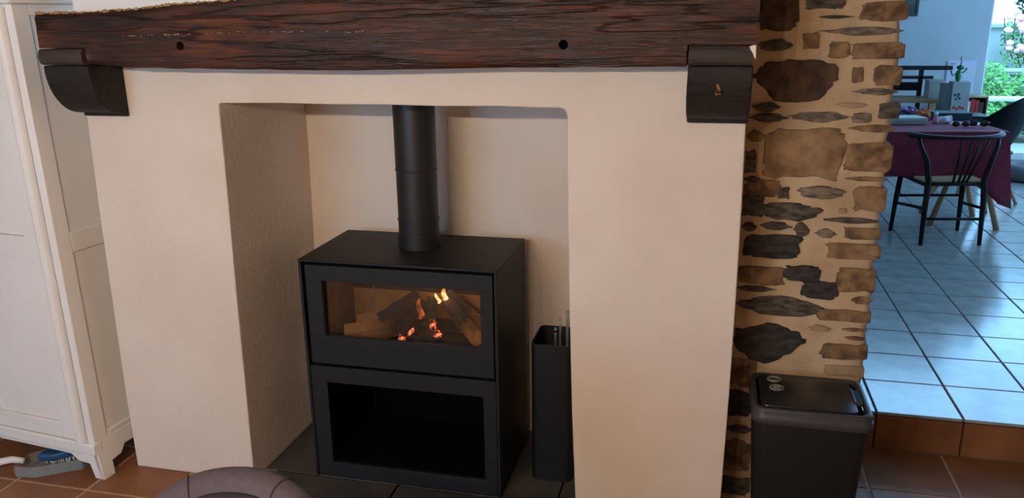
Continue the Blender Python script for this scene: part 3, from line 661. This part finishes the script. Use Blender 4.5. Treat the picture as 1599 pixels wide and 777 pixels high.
# half-round astragal on the front
def astr(q): q.tube([(-.056, .0, .144), (-.056, .0, WH-.01)], .022, 16)
wpart('half_round_moulding', [], fn=astr, bev=0)
# doors with recessed panels
for x0, x1 in ((-.515, -.08), (-.945, -.518)):
    dr = wpart('wardrobe_door', [(x0, x0+.06, -.004, .018, .145, WH-.01), (x1-.06, x1, -.004, .018, .145, WH-.01), (x0+.06, x1-.06, -.004, .018, .145, .205), (x0+.06, x1-.06, -.004, .018, .828, .902), (x0+.06, x1-.06, -.004, .018, WH-.08, WH-.01)], bev=.003)
    for z0, z1 in ((.206, .827), (.903, WH-.081)):
        q = MB().box(x0+.061, x1-.061, .008, .0155, z0, z1); q.warp(lambda v: Vector((v.x-.024*(v.z-.02)-.018, v.y, v.z)))
        o = q.build('door_panel', paint, dr, world=False, bevel=.002)
wpart('cornice', [(-WW-.02, .02, -.02, WD, WH, WH+.04), (-WW-.04, .04, -.04, WD, WH+.04, WH+.075)], bev=.008)

# ---- dustpan and brush under the wardrobe
dp = thing('dustpan', 'clear plastic dustpan with a white looped handle on the floor under the wardrobe', 'dustpan', (-2.33, 2.22, 0))
m = MB(); P = [(-2.41, 2.13), (-2.33, 2.14), (-2.20, 2.23), (-2.22, 2.34), (-2.34, 2.33), (-2.43, 2.22)]
m.loft([[(x, y, .003) for x, y in P], [(x+.0*(x+2.33), y, .045) for x, y in P], [(-2.32+(x+2.32)*.97, 2.24+(y-2.24)*.97, .045) for x, y in P], [(-2.32+(x+2.32)*.97, 2.24+(y-2.24)*.97, .006) for x, y in P]])
m.build('pan', panplas, dp, bevel=.003)
m = MB(); m.tube([(-2.405, 2.175, .045), (-2.45, 2.165, .05), (-2.49, 2.145, .045), (-2.53, 2.12, .03), (-2.56, 2.10, .012)], [.010, .013, .014, .012, .010], 10)
m.build('handle', whiteplas, dp, smooth=True)
hb = thing('hand_brush', 'blue hand brush lying in the clear dustpan', 'brush', (-2.31, 2.25, .01))
m = MB(); m.prism([(-2.37, 2.20), (-2.31, 2.215), (-2.255, 2.275), (-2.275, 2.31), (-2.34, 2.29), (-2.375, 2.24)], .030, .060, 'z'); m.build('brush_head', blueplas, hb, bevel=.008)
m = MB(); random.seed(3)
for i in range(60):
    a, b = random.random(), random.random(); x = -2.365+.09*a+.01*b; y = 2.212+.05*a+.05*b
    m.tube([(x, y, .031), (x+random.uniform(-.004, .004), y+random.uniform(-.004, .004), .009)], .0016, 4)
m.build('bristles', whiteplas, hb)

# ================================================================== TUB CHAIR IN FRONT
tc_ = thing('tub_chair', 'mauve-grey upholstered dining chair seen from above in front of the fireplace', 'chair', (-.80, .98, 0), math.radians(8))
def back_pt(u, off, t):
    # u in [-1,1] round the back, t in [0,1] up, off radial offset; local coords, sitter faces -y
    a = u*1.25; R = .215+off
    top = .785-.16*abs(u)**2.6
    z = .40+(top-.40)*t
    k = 1-.07*(1-t)
    return (R*math.sin(a)*k*1.0, .005+R*math.cos(a)*k*1.02, z)
m = MB(); U = 33; prof = []
for i in range(10): prof.append((0.032, i/9*.93))
for i in range(1, 8):
    a = i/8*PI; prof.append((.032*math.cos(a), .93+.07*math.sin(a)))
for i in range(10): prof.append((-.034-.010*math.sin(i/9*PI), .93*(1-i/9)))
rings = [[back_pt(-1+2*i/(U-1), o_, t_) for o_, t_ in prof] for i in range(U)]
m.loft(rings); m.build('backrest', fabric, tc_, world=False, smooth=True)
for u in (-.36, .34):
    MB().tube([tuple(Vector(back_pt(u, .0335*math.cos(a*PI/12), .93+.0735*math.sin(a*PI/12)))) for a in range(0, 13)], .0014, 6).build('seam', seam, tc_, world=False)
m = MB(); inner_rings = [[back_pt(-.9+1.8*i/28, -.044-.008*math.sin(t_*PI), t_*.935) for t_ in [j/12 for j in range(13)]]+[back_pt(-.9+1.8*i/28, -.030, t_*.93) for t_ in [j/12 for j in range(12, -1, -1)]] for i in range(29)]
m.loft(inner_rings); m.build('dark_inner_back', darkfab, tc_, world=False, smooth=True)  # darker layer laid over the inner face of the backrest
m = MB(); sp = rrect(-.20, .20, -.26, .16, .09, 6)
m.loft([[(x*.9, y*.9, .34) for x, y in sp], [(x, y, .36) for x, y in sp], [(x, y, .43) for x, y in sp], [(x*.94, y*.94, .455) for x, y in sp], [(x*.4, y*.4, .462) for x, y in sp]]); m.build('seat', darkfab, tc_, world=False, smooth=True)
for sx in (-1, 1):
    for sy in (-1, 1):
        MB().tube([(sx*.14, -.05+sy*.13, .35), (sx*.20, -.05+sy*.20, .001)], [.018, .011], 12).build('leg', blackmetal, tc_, world=False, smooth=True)

# ================================================================== DINING ROOM
F = .15
# ---- wishbone-style chair
ch = thing('dining_chair', 'black wooden bow-back dining chair with woven cord seat tucked under the table', 'chair', (1.50, 5.73, F), math.radians(11))
L_ = dict(parent=ch, world=False, smooth=True)
for sx in (-1, 1):
    MB().tube([(sx*.185, -.18, 0.001), (sx*.178, -.165, .30), (sx*.172, -.15, .42), (sx*.20, -.155, .55), (sx*.235, -.13, .63), (sx*.245, -.11, .685)], [.013, .018, .019, .017, .014, .012], 12).build('rear_leg', darkwood, **L_)
    MB().tube([(sx*.225, .20, .001), (sx*.215, .185, .25), (sx*.205, .175, .425)], [.012, .018, .017], 12).build('front_leg', darkwood, **L_)
    MB().tube([(sx*.182, -.165, .24), (sx*.216, .185, .20)], .010, 10).build('side_stretcher', darkwood, **L_)
    MB().tube([(sx*.175, -.15, .385), (sx*.205, .175, .395)], .012, 10).build('seat_rail', darkwood, **L_)
MB().tube([(-.18, -.165, .17), (.18, -.165, .17)], .009, 10).build('rear_stretcher', darkwood, **L_)
MB().tube([(-.214, .185, .25), (.214, .185, .25)], .009, 10).build('front_stretcher', darkwood, **L_)
bow = []; br = []
for i in range(25):
    a = math.radians(-6+192*i/24); bow.append((.275*math.cos(a), -.06-.155*math.sin(a), .70-.006*math.sin(a))); br.append(.016+.008*abs(math.cos(a))**3 if 0 < i < 24 else .010)
MB().tube(bow, br, 12).warp(lambda v: Vector((v.x, v.y, .70+(v.z-.70)*.8))).build('bow_rail', darkwood, **L_)
for xb_, xt_ in ((-.02, -.03), (.012, .035), (.036, .095), (.06, .155)):
    yt_ = -.06-.155*math.sqrt(max(0, 1-(xt_/.275)**2)); MB().tube([(xb_, -.152, .40), ((xb_+xt_)/2, (-.16+yt_)/2-.01, .56), (xt_, yt_, .695)], [.008, .007, .006], 8).build('back_spindle', darkwood, **L_)
MB().tube([(-.175, -.152, .395), (.175, -.152, .395)], .013, 10).build('rear_seat_rail', darkwood, **L_)
m = MB(); q = [(-.176, -.15), (.176, -.15), (.208, .18), (-.208, .18)]
m.prism(q, .392, .418, 'z'); m.build('woven_seat', cord, ch, world=False, bevel=.010)

# ---- trestle table with burgundy cloth
TB = thing('trestle_table', 'dining table on splayed beech trestle legs under the burgundy cloth', 'table', (1.30, 6.18, F), math.radians(8))
MB().box(-.85, .50, -.43, .42, .672, .692).build('table_top', beech, TB, world=False, bevel=.003)
def wl(p): # world -> table local
    d = Vector((p[0]-1.30, p[1]-6.18, p[2]-F)); a = -math.radians(8); return (d.x*math.cos(a)-d.y*math.sin(a), d.x*math.sin(a)+d.y*math.cos(a), d.z)
for a, b in (((1.53, 6.08, F), (1.73, 6.12, F+.668)), ((1.944, 6.03, F), (1.745, 6.11, F+.668)), ((1.56, 6.45, F), (1.70, 6.42, F+.668)), ((1.90, 6.42, F), (1.715, 6.42, F+.668))):
    MB().tube([wl(a), wl(b)], .019, 10).build('trestle_leg', beech, TB, world=False, smooth=True)
for a, b in (((.55, 6.10, F), (.74, 6.10, F+.668)), ((.95, 6.05, F), (.76, 6.10, F+.668))):
    MB().tube([wl(a), wl(b)], .019, 10).build('trestle_leg', beech, TB, world=False, smooth=True)
# cloth: top plus hanging skirt with folds
clm = MB(); per = []
cw0, cw1, cd0, cd1 = -.86, .51, -.44, .43
def side(a, b, n): return [(a[0]+(b[0]-a[0])*i/n, a[1]+(b[1]-a[1])*i/n) for i in range(n)]
per = side((cw0, cd0), (cw1, cd0), 40)+side((cw1, cd0), (cw1, cd1), 24)+side((cw1, cd1), (cw0, cd1), 40)+side((cw0, cd1), (cw0, cd0), 24)
rings = []
for k in range(9):
    f = k/8; ring = []
    for i, (x, y) in enumerate(per):
        cxn = min(abs(x-cw0), abs(x-cw1)); cyn = min(abs(y-cd0), abs(y-cd1)); cd_ = math.hypot(cxn, cyn)
        drop = .29+.20*max(0, 1-cd_/.30)**1.5
        nx_ = (x-(cw0+cw1)/2)/((cw1-cw0)/2); ny_ = (y-(cd0+cd1)/2)/((cd1-cd0)/2)
        ox = math.copysign(1, nx_) if cxn < .001 else 0; oy = math.copysign(1, ny_) if cyn < .001 else 0
        wv = .018*math.sin(i*.55)*f+.022*f+.03*max(0, 1-cd_/.2)*f
        ring.append((x+ox*wv, y+oy*wv, .6985-.002*(k > 0)-drop*f))
    rings.append(ring)
clm.loft(rings, cap=False); clm.f.append(tuple(range(len(per))))
co = clm.build('tablecloth', cloth, None, smooth=True); co.location = (1.30, 6.18, F); co.rotation_euler = (0, 0, math.radians(8)); co.data.set_sharp_from_angle(angle=math.radians(60))
sol = co.modifiers.new('thick', 'SOLIDIFY'); sol.thickness = .003; sol.offset = 1
tag(co, 'burgundy tablecloth draped over the dining table', 'tablecloth')
TZ = F+.7035
def tl(x, y): # table-local to world
    a = math.radians(8); return (1.30+x*math.cos(a)-y*math.sin(a), 6.18+x*math.sin(a)+y*math.cos(a))
# clutter on the table
def on_table(name, label, cat, mats, builder, x, y, rz=0., group=None):
    p = tl(x, y); t = thing(name, label, cat, (p[0], p[1], TZ), rz, group); builder(t); return t
on_table('card_box', 'flat pale sage cardboard box on the near left of the table', 'box', None, lambda t: (MB().box(-.16, .16, -.09, .09, .0, .035).build('box_base', palegreen, t, world=False, bevel=.003), MB().box(-.163, .163, -.093, .093, .024, .045).build('box_lid', mat('sage_lid', lin(170, 182, 176), .7), t, world=False, bevel=.003)), -.04, -.02, .2)
on_table('card_box', 'dark teal flat box at the back of the table', 'box', None, lambda t: (MB().box(-.12, .12, -.08, .08, 0, .035).build('box_base', teal, t, world=False, bevel=.003), MB().box(-.122, .122, -.082, .082, .022, .05).build('box_lid', teal, t, world=False, bevel=.003)), .40, .22, .1)
on_table('craft_figure', 'small pink figurine standing in the middle of the table', 'figurine', None, lambda t: (MB().lathe([(.018, 0), (.02, .02), (.012, .045), (.009, .055)]).build('body', pinktoy, t, world=False, smooth=True), MB().blob((0, 0, .066), .014, 2).build('head', whiteplas, t, world=False, smooth=True)), .20, -.05)
on_table('paper_cup', 'white paper tub lying beside the pink figurine', 'tub', None, lambda t: (MB().tube([(-.03, 0, .024), (.045, .0, .026)], [.021, .024], 16).build('tub_body', paper, t, world=False, smooth=True), MB().tube([(.043, 0, .026), (.047, 0, .026)], .026, 16).build('tub_rim', paper, t, world=False, smooth=True)), .265, -.02, .2)
def specs(t):
    for sx in (-1, 1): MB().blob((sx*.032, 0, .022), (.028, .006, .020), 2).build('lens', darkplas, t, world=False, smooth=True); MB().tube([(sx*.058, 0, .03), (sx*.06, .06, .026), (sx*.055, .11, .008)], .003, 6).build('temple_arm', darkplas, t, world=False)
    MB().tube([(-.012, 0, .03), (0, -.002, .033), (.012, 0, .03)], .003, 6).build('bridge', darkplas, t, world=False)
on_table('sunglasses', 'dark sunglasses on the table nearest the bow-back chair', 'glasses', None, specs, .29, -.24, .2)
on_table('sunglasses', 'dark glasses near the right front corner of the table', 'glasses', None, specs, .41, -.22, -.3)
def crumple(ms, sd):
    def f(t):
        MB().blob((0, 0, .044), (.05, .035, .036), 3, .7, 2.5, sd).build('crumpled_sheet', ms, t, world=False)
        MB().blob((.03, .02, .022), (.03, .03, .018), 2, .7, 2.5, sd+3).build('loose_corner', ms, t, world=False)
    return f
on_table('crumpled_paper', 'crumpled white tissue at the back left of the table', 'paper', None, crumple(paper, 1), -.06, .25)
on_table('crumpled_paper', 'mauve crumpled wrapping beside the white tissue', 'paper', None, crumple(mauvepaper, 5), .05, .27)
on_table('crumpled_paper', 'shiny purple crumpled wrapping in the middle of the clutter', 'paper', None, crumple(mat('violet_foil', lin(120, 100, 150), .25, .3), 8), .13, .24)
on_table('crumpled_paper', 'orange paper scrap behind the pink figurine', 'paper', None, crumple(orange, 11), .17, .12)
on_table('magazine', 'white paper sheet lying at the right edge of the table', 'paper', None, lambda t: MB().box(-.10, .10, -.07, .07, 0, .003).build('sheet', paper, t, world=False), .40, -.05, -.2)

# ---- black shell chair with beech legs
sc = thing('shell_chair', 'black plastic shell armchair with beech legs at the right of the table', 'chair', (2.02, 6.86, F), math.radians(48))
m = MB(); rings = []
# seat pan grows into a wrap-round back; sitter faces local +y... back at -y
for i in range(15):
    f = i/14
    ring_o = []; ring_i = []
    wd = .20+.06*math.sin(min(1, f*1.4)*PI/2)
    for j in range(25):
        a = PI*(j/24); h = math.sin(a)
        topz = .42+(.17+.27*h**1.2)
        z = .40+(topz-.40)*f; k = .72+.28*math.sin(min(1, f*1.3)*PI/2)+.10*f*h
        ring_o.append((-.27*math.cos(a)*k, -.27*h**.9*k+.05-.06*f*h, z))
    rings.append(ring_o)
nn = 25; vs = [p for r in rings for p in r]; m.add(vs, [(i*nn+j, i*nn+j+1, (i+1)*nn+j+1, (i+1)*nn+j) for i in range(14) for j in range(nn-1)])
so = m.build('shell_back', shell, sc, world=False, smooth=True); q = so.modifiers.new('t', 'SOLIDIFY'); q.thickness = .008; q.offset = 0
m = MB(); sp = rrect(-.20, .20, -.18, .22, .10, 6)
m.loft([[(x*.8, y*.8, .385) for x, y in sp], [(x, y, .40) for x, y in sp], [(x, y, .415) for x, y in sp], [(x*.85, y*.85, .408) for x, y in sp]]); m.build('seat_pan', shell, sc, world=False, smooth=True)
for sx in (-1, 1):
    for sy in (-1, 1):
        MB().tube([(sx*.10, .02+sy*.09, .385), (sx*.23, .02+sy*.23, .001)], [.018, .012], 10).build('leg', beech, sc, world=False, smooth=True)
MB().box(-.10, .10, -.012+.02, .012+.02, .36, .384).box(-.012, .012, -.08, .12, .36, .384).build('under_frame', shell, sc, world=False)

# ---- bench along the end wall
be = thing('wooden_bench', 'dark railed wooden bench with an oak seat against the end wall', 'bench', (1.65, 8.6, F))
for x in (1.20, 1.95): MB().box(x-.02, x+.02, 8.70, 8.735, F, 1.08).build('back_post', darkwood, be, bevel=.004)
MB().box(1.0, 2.22, 8.695, 8.735, 1.055, 1.095).build('top_rail', darkwood, be, bevel=.006)
MB().box(1.0, 2.06, 8.70, 8.73, .97, 1.0).build('back_rail', darkwood, be, bevel=.004)
MB().box(1.0, 1.94, 8.70, 8.73, .86, .94).build('back_rail', darkwood, be, bevel=.004)
MB().box(1.0, 2.11, 8.36, 8.74, .775, .81).build('bench_seat', oak, be, bevel=.004)
for x in (1.06, 2.07):
    for y in (8.40, 8.70): MB().box(x-.025, x+.025, y-.025, y+.025, F, .774).build('leg', oak, be, bevel=.004)
bx_ = thing('storage_box', 'plain grey storage box standing on the bench beside the rails', 'box', (2.02, 8.55, .811))
MB().box(1.975, 2.10, 8.46, 8.64, .811, .96).build('box_body', cardboard, bx_, bevel=.003); MB().box(1.972, 2.103, 8.457, 8.643, .955, .975).build('box_lid', cardboard, bx_, bevel=.003)
# ---- low cabinet carrying the card house
cb = thing('side_cabinet', 'low dark side cabinet under the grey card house', 'cabinet', (2.2, 8.2, F))
MB().box(2.0, 2.40, 8.06, 8.34, F+.05, .68).build('cabinet_body', darkwood, cb, bevel=.004); MB().box(1.99, 2.41, 8.05, 8.35, .68, .694).build('cabinet_top', darkwood, cb, bevel=.002)
for x in (2.03, 2.37):
    for y in (8.09, 8.31): MB().tube([(x, y, F), (x, y, F+.05)], .015, 8).build('leg', darkwood, cb)
for x0 in (2.005, 2.205):
    d_ = MB().box(x0, x0+.19, 8.05, 8.058, F+.06, .67).build('cabinet_door', darkwood, cb, bevel=.002); MB().blob((x0+.095, 8.042, .45), .01, 1).build('knob', steel, d_, smooth=True)
hs = thing('card_house', 'grey card box house with printed face and red flowers below the green figure', 'card house', (2.14, 8.2, .695))
MB().box(2.10, 2.245, 8.15, 8.30, .695, .985).build('house_wall', cardboard, hs, bevel=.003)
MB().box(2.035, 2.097, 8.17, 8.29, .695, .968).warp(lambda v: v+Vector((0, .03*(2.1-v.x)/.06, 0))).build('house_flap', mat('grey_card_shade', lin(120, 120, 118), .8), hs, bevel=.002)
for x, z, r in ((2.125, .87, .014), (2.155, .875, .014), (2.135, .835, .011), (2.165, .84, .012), (2.15, .855, .008)):
    MB().tube([(x, 8.1485, z), (x, 8.1495, z)], r, 14).build('printed_dot', carddark, hs)
for x in (2.125, 2.15, 2.175, 2.2):
    MB().tube([(x, 8.1485, .755+.01*math.sin(x*90)), (x, 8.1495, .755+.01*math.sin(x*90))], .013, 12).build('printed_flower', redprint, hs)
fg = thing('green_figure', 'small green toy figure with raised arms and an antenna on the card house', 'toy figure', (2.15, 8.22, .986))
MB().lathe([(.012, 0), (.022, .02), (.026, .05), (.022, .085), (.012, .10)], (2.15, 8.22, .986)).build('body', greenplas, fg, smooth=True)
MB().blob((2.158, 8.22, 1.108), (.034, .024, .022), 2).build('head', mat('green_head', lin(22, 84, 40), .4), fg, smooth=True)
MB().tube([(2.155, 8.22, 1.125), (2.162, 8.22, 1.16), (2.155, 8.22, 1.18), (2.152, 8.22, 1.205)], .004, 6).build('antenna', darkplas, fg)
MB().tube([(2.135, 8.22, 1.06), (2.10, 8.22, 1.035), (2.082, 8.22, 1.08)], [.007, .006, .008], 8).build('arm', greenplas, fg, smooth=True)
MB().tube([(2.168, 8.22, 1.06), (2.195, 8.22, 1.07), (2.212, 8.22, 1.105)], [.007, .006, .009], 8).build('arm', greenplas, fg, smooth=True)
# ---- small white shelf with a red book
ws = thing('small_bookcase', 'small pale wooden bookcase in the corner beside the garden doors', 'bookcase', (2.46, 8.78, F))
for b in ((2.36, 2.37, 8.66, 8.9, F, .815), (2.545, 2.555, 8.66, 8.9, F, .815)): MB().box(*b).build('side_panel', beech, ws, bevel=.002)
for z in (.17, .40, .62, .80): MB().box(2.371, 2.544, 8.66, 8.9, z, z+.014).build('shelf_board', beech, ws, bevel=.002)
MB().box(2.371, 2.544, 8.89, 8.9, .18, .80).build('back_board', beech, ws)
for k, (x0, wd, hh, c) in enumerate(((2.376, .03, .13, whiteplas), (2.41, .04, .15, redprint), (2.455, .03, .14, redprint), (2.49, .035, .12, carddark))):
    t = thing('book', ('thin white book at the left end of the small bookcase', 'tall red book on the small bookcase', 'second red book on the small bookcase', 'dark book at the right end of the small bookcase')[k], 'book', (x0+wd/2, 8.75, .634), 0, 'books on the small bookcase')
    MB().box(x0, x0+wd, 8.68, 8.682, .6345, .6345+hh).box(x0, x0+.003, 8.682, 8.82, .6345, .6345+hh).box(x0+wd-.003, x0+wd, 8.682, 8.82, .6345, .6345+hh).build('cover', c, t); MB().box(x0+.0035, x0+wd-.0035, 8.683, 8.815, .6365, .6345+hh-.003).build('pages', paper, t)
# ---- poster and picture frame on the end wall
ps = thing('wall_poster', 'faint pale poster taped to the end wall behind the green figure', 'poster', (2.36, 8.99, 1.0))
MB().box(2.235, 2.50, 8.994, 8.998, .80, 1.128).build('sheet', mat('poster_paper', lin(206, 202, 214), .8), ps); MB().box(2.235, 2.246, 8.992, 8.9935, .80, 1.12).build('dark_edge', mat('poster_edge', lin(150, 140, 160), .8), ps); MB().box(2.26, 2.31, 8.992, 8.9935, 1.09, 1.105).build('printed_line', mat('poster_ink', lin(150, 146, 164), .8), ps)
pf = thing('picture_frame', 'dark framed picture on the end wall, cut by the stone corner', 'picture', (1.75, 8.98, 1.55))
MB().box(1.55, 1.915, 8.975, 8.998, 1.553, 1.575).box(1.893, 1.915, 8.975, 8.998, 1.575, 2.05).box(1.55, 1.572, 8.975, 8.998, 1.575, 2.05).box(1.572, 1.893, 8.975, 8.998, 2.03, 2.05).build('frame', mat('dark_olive_frame', lin(70, 72, 62), .5), pf, bevel=.003)
MB().box(1.572, 1.893, 8.985, 8.997, 1.575, 2.03).build('picture_panel', mat('dark_picture', lin(90, 92, 84), .6, 0, lin(60, 66, 62), 6), pf)
# ---- pet bed by the doors
pb = thing('pet_bed', 'round grey fabric pet bed on the tiles by the glass doors', 'pet bed', (2.86, 7.98, F))
m = MB(); R = .28
m.tube([(2.86+R*math.cos(a*PI/16), 7.98+.72*R*math.sin(a*PI/16), F+.075) for a in range(33)], .072, 12, cap=False); m.build('bolster', grille, pb, smooth=True)
MB().lathe([(.27, 0), (.27, .05), (.2, .065)], (2.86, 7.98, F+.002), 28).warp(lambda v: Vector((v.x, 7.98+(v.y-7.98)*.72, v.z))).build('cushion', darkfab, pb, smooth=True)

# ================================================================== GARDEN
gd = struct(MB().box(-2, 12, 9.2, 24, -.1, .02).build('ground_garden', soil), 'garden ground outside the glass doors')
tc2 = struct(MB().box(1, 7, 9.22, 10.6, .02, .10).build('terrace_paving', paving), 'grey paved terrace outside the glass doors')
gw = thing('garden_wall', 'pale rendered garden wall with coping behind the shrubs', 'wall', (5, 13, 0))
MB().box(1.0, 9.0, 13.0, 13.2, .02, 1.36).build('wall_body', gardenwall, gw); MB().box(.95, 9.05, 12.95, 13.25, 1.361, 1.42).build('coping', gardenwall, gw, bevel=.01)
rl = thing('planter_wall', 'low grey retaining kerb in front of the pale garden wall', 'kerb', (5, 12.2, 0))
MB().box(1.0, 9.0, 12.0, 12.6, .02, .78).build('kerb_body', paving, rl); MB().box(.98, 9.02, 11.97, 12.63, .781, .84).build('kerb_top', paving, rl, bevel=.01)
tr_ = thing('terrace_rail', 'white round terrace rail outside the glass doors', 'rail', (3.0, 10.5, .1))
MB().tube([(1.6, 10.5, .62), (3.55, 10.5, .62), (3.62, 10.5, .60), (3.64, 10.5, .55), (3.64, 10.5, .10)], .03, 12).build('rail_bar', whiteplas, tr_, smooth=True)
for x in (1.8, 2.66): MB().tube([(x, 10.5, .10), (x, 10.5, .60)], .022, 10).build('rail_post', beech, tr_, smooth=True)
def leaf_cloud(m, c, r, n, ls, rnd):
    for _ in range(n):
        while True:
            p = Vector((rnd.uniform(-1, 1), rnd.uniform(-1, 1), rnd.uniform(-1, 1)))
            if .35 < p.length < 1: break
        p = Vector((c[0]+p.x*r[0], c[1]+p.y*r[1], c[2]+p.z*r[2])); a = Vector((rnd.gauss(0, 1), rnd.gauss(0, 1), rnd.gauss(0, .7))).normalized(); b = a.orthogonal().normalized(); s = ls*rnd.uniform(.6, 1.3)
        m.add([p-a*s, p+b*s*.45, p+a*s, p-b*s*.45], [(0, 1, 2, 3)])
rnd = random.Random(5)
def shrub(label, c, r, n, ls, mm):
    t = thing('shrub', label, 'shrub', (c[0], c[1], .02), 0, 'shrubs outside the glass doors'); m = MB(); leaf_cloud(m, c, r, n, ls, rnd); m.build('foliage', mm, t)
    m = MB()
    for k in range(5): m.tube([(c[0]+rnd.uniform(-.05, .05), c[1], .02), (c[0]+rnd.uniform(-.6, .6)*r[0], c[1]+rnd.uniform(-.5, .5)*r[1], c[2]+.3*r[2])], [.02, .008], 6)
    m.build('stem', stemm, t)
shrub('bright green rounded shrub straight outside the left glass door', (3.15, 11.3, .55), (.50, .42, .50), 2600, .045, leafm)
shrub('second green shrub outside, further right behind the black chair', (4.0, 11.35, .52), (.52, .42, .46), 2400, .045, leafm)
shrub('low green shrub under the white terrace rail', (3.0, 10.85, .30), (.45, .22, .28), 1300, .04, leafm)
tree = thing('tree', 'dark tree beyond the pale garden wall', 'tree', (6.2, 16, .02)); m = MB(); leaf_cloud(m, (5.9, 16, 2.4), (1.1, 1.0, 1.3), 5000, .10, rnd); m.build('crown', leafd, tree); MB().tube([(5.9, 16, .02), (5.9, 16, 2.2)], [.12, .07], 8).build('trunk', stemm, tree)
rs = thing('rose_bush', 'climbing bush with pink blossoms in front of the pale garden wall', 'rose bush', (3.9, 12.75, .84))
m = MB(); leaf_cloud(m, (4.02, 12.75, 1.18), (.22, .10, .42), 420, .035, rnd); m.build('foliage', leafm, rs)
m = MB()
for k in range(5): m.tube([(4.05+.05*k, 12.75, .84), (3.85+.1*k, 12.74, 1.2), (3.8+.13*k, 12.72, 1.5)], .008, 6)
m.build('stem', stemm, rs)
for k in range(26):
    c = (4.02+rnd.uniform(-.18, .26), 12.62+rnd.uniform(-.03, .05), rnd.uniform(.92, 1.58)); MB().blob(c, (rnd.uniform(.035, .06), .035, rnd.uniform(.03, .05)), 2, .5, 3, k).build('blossom', pinkm, rs, smooth=True)
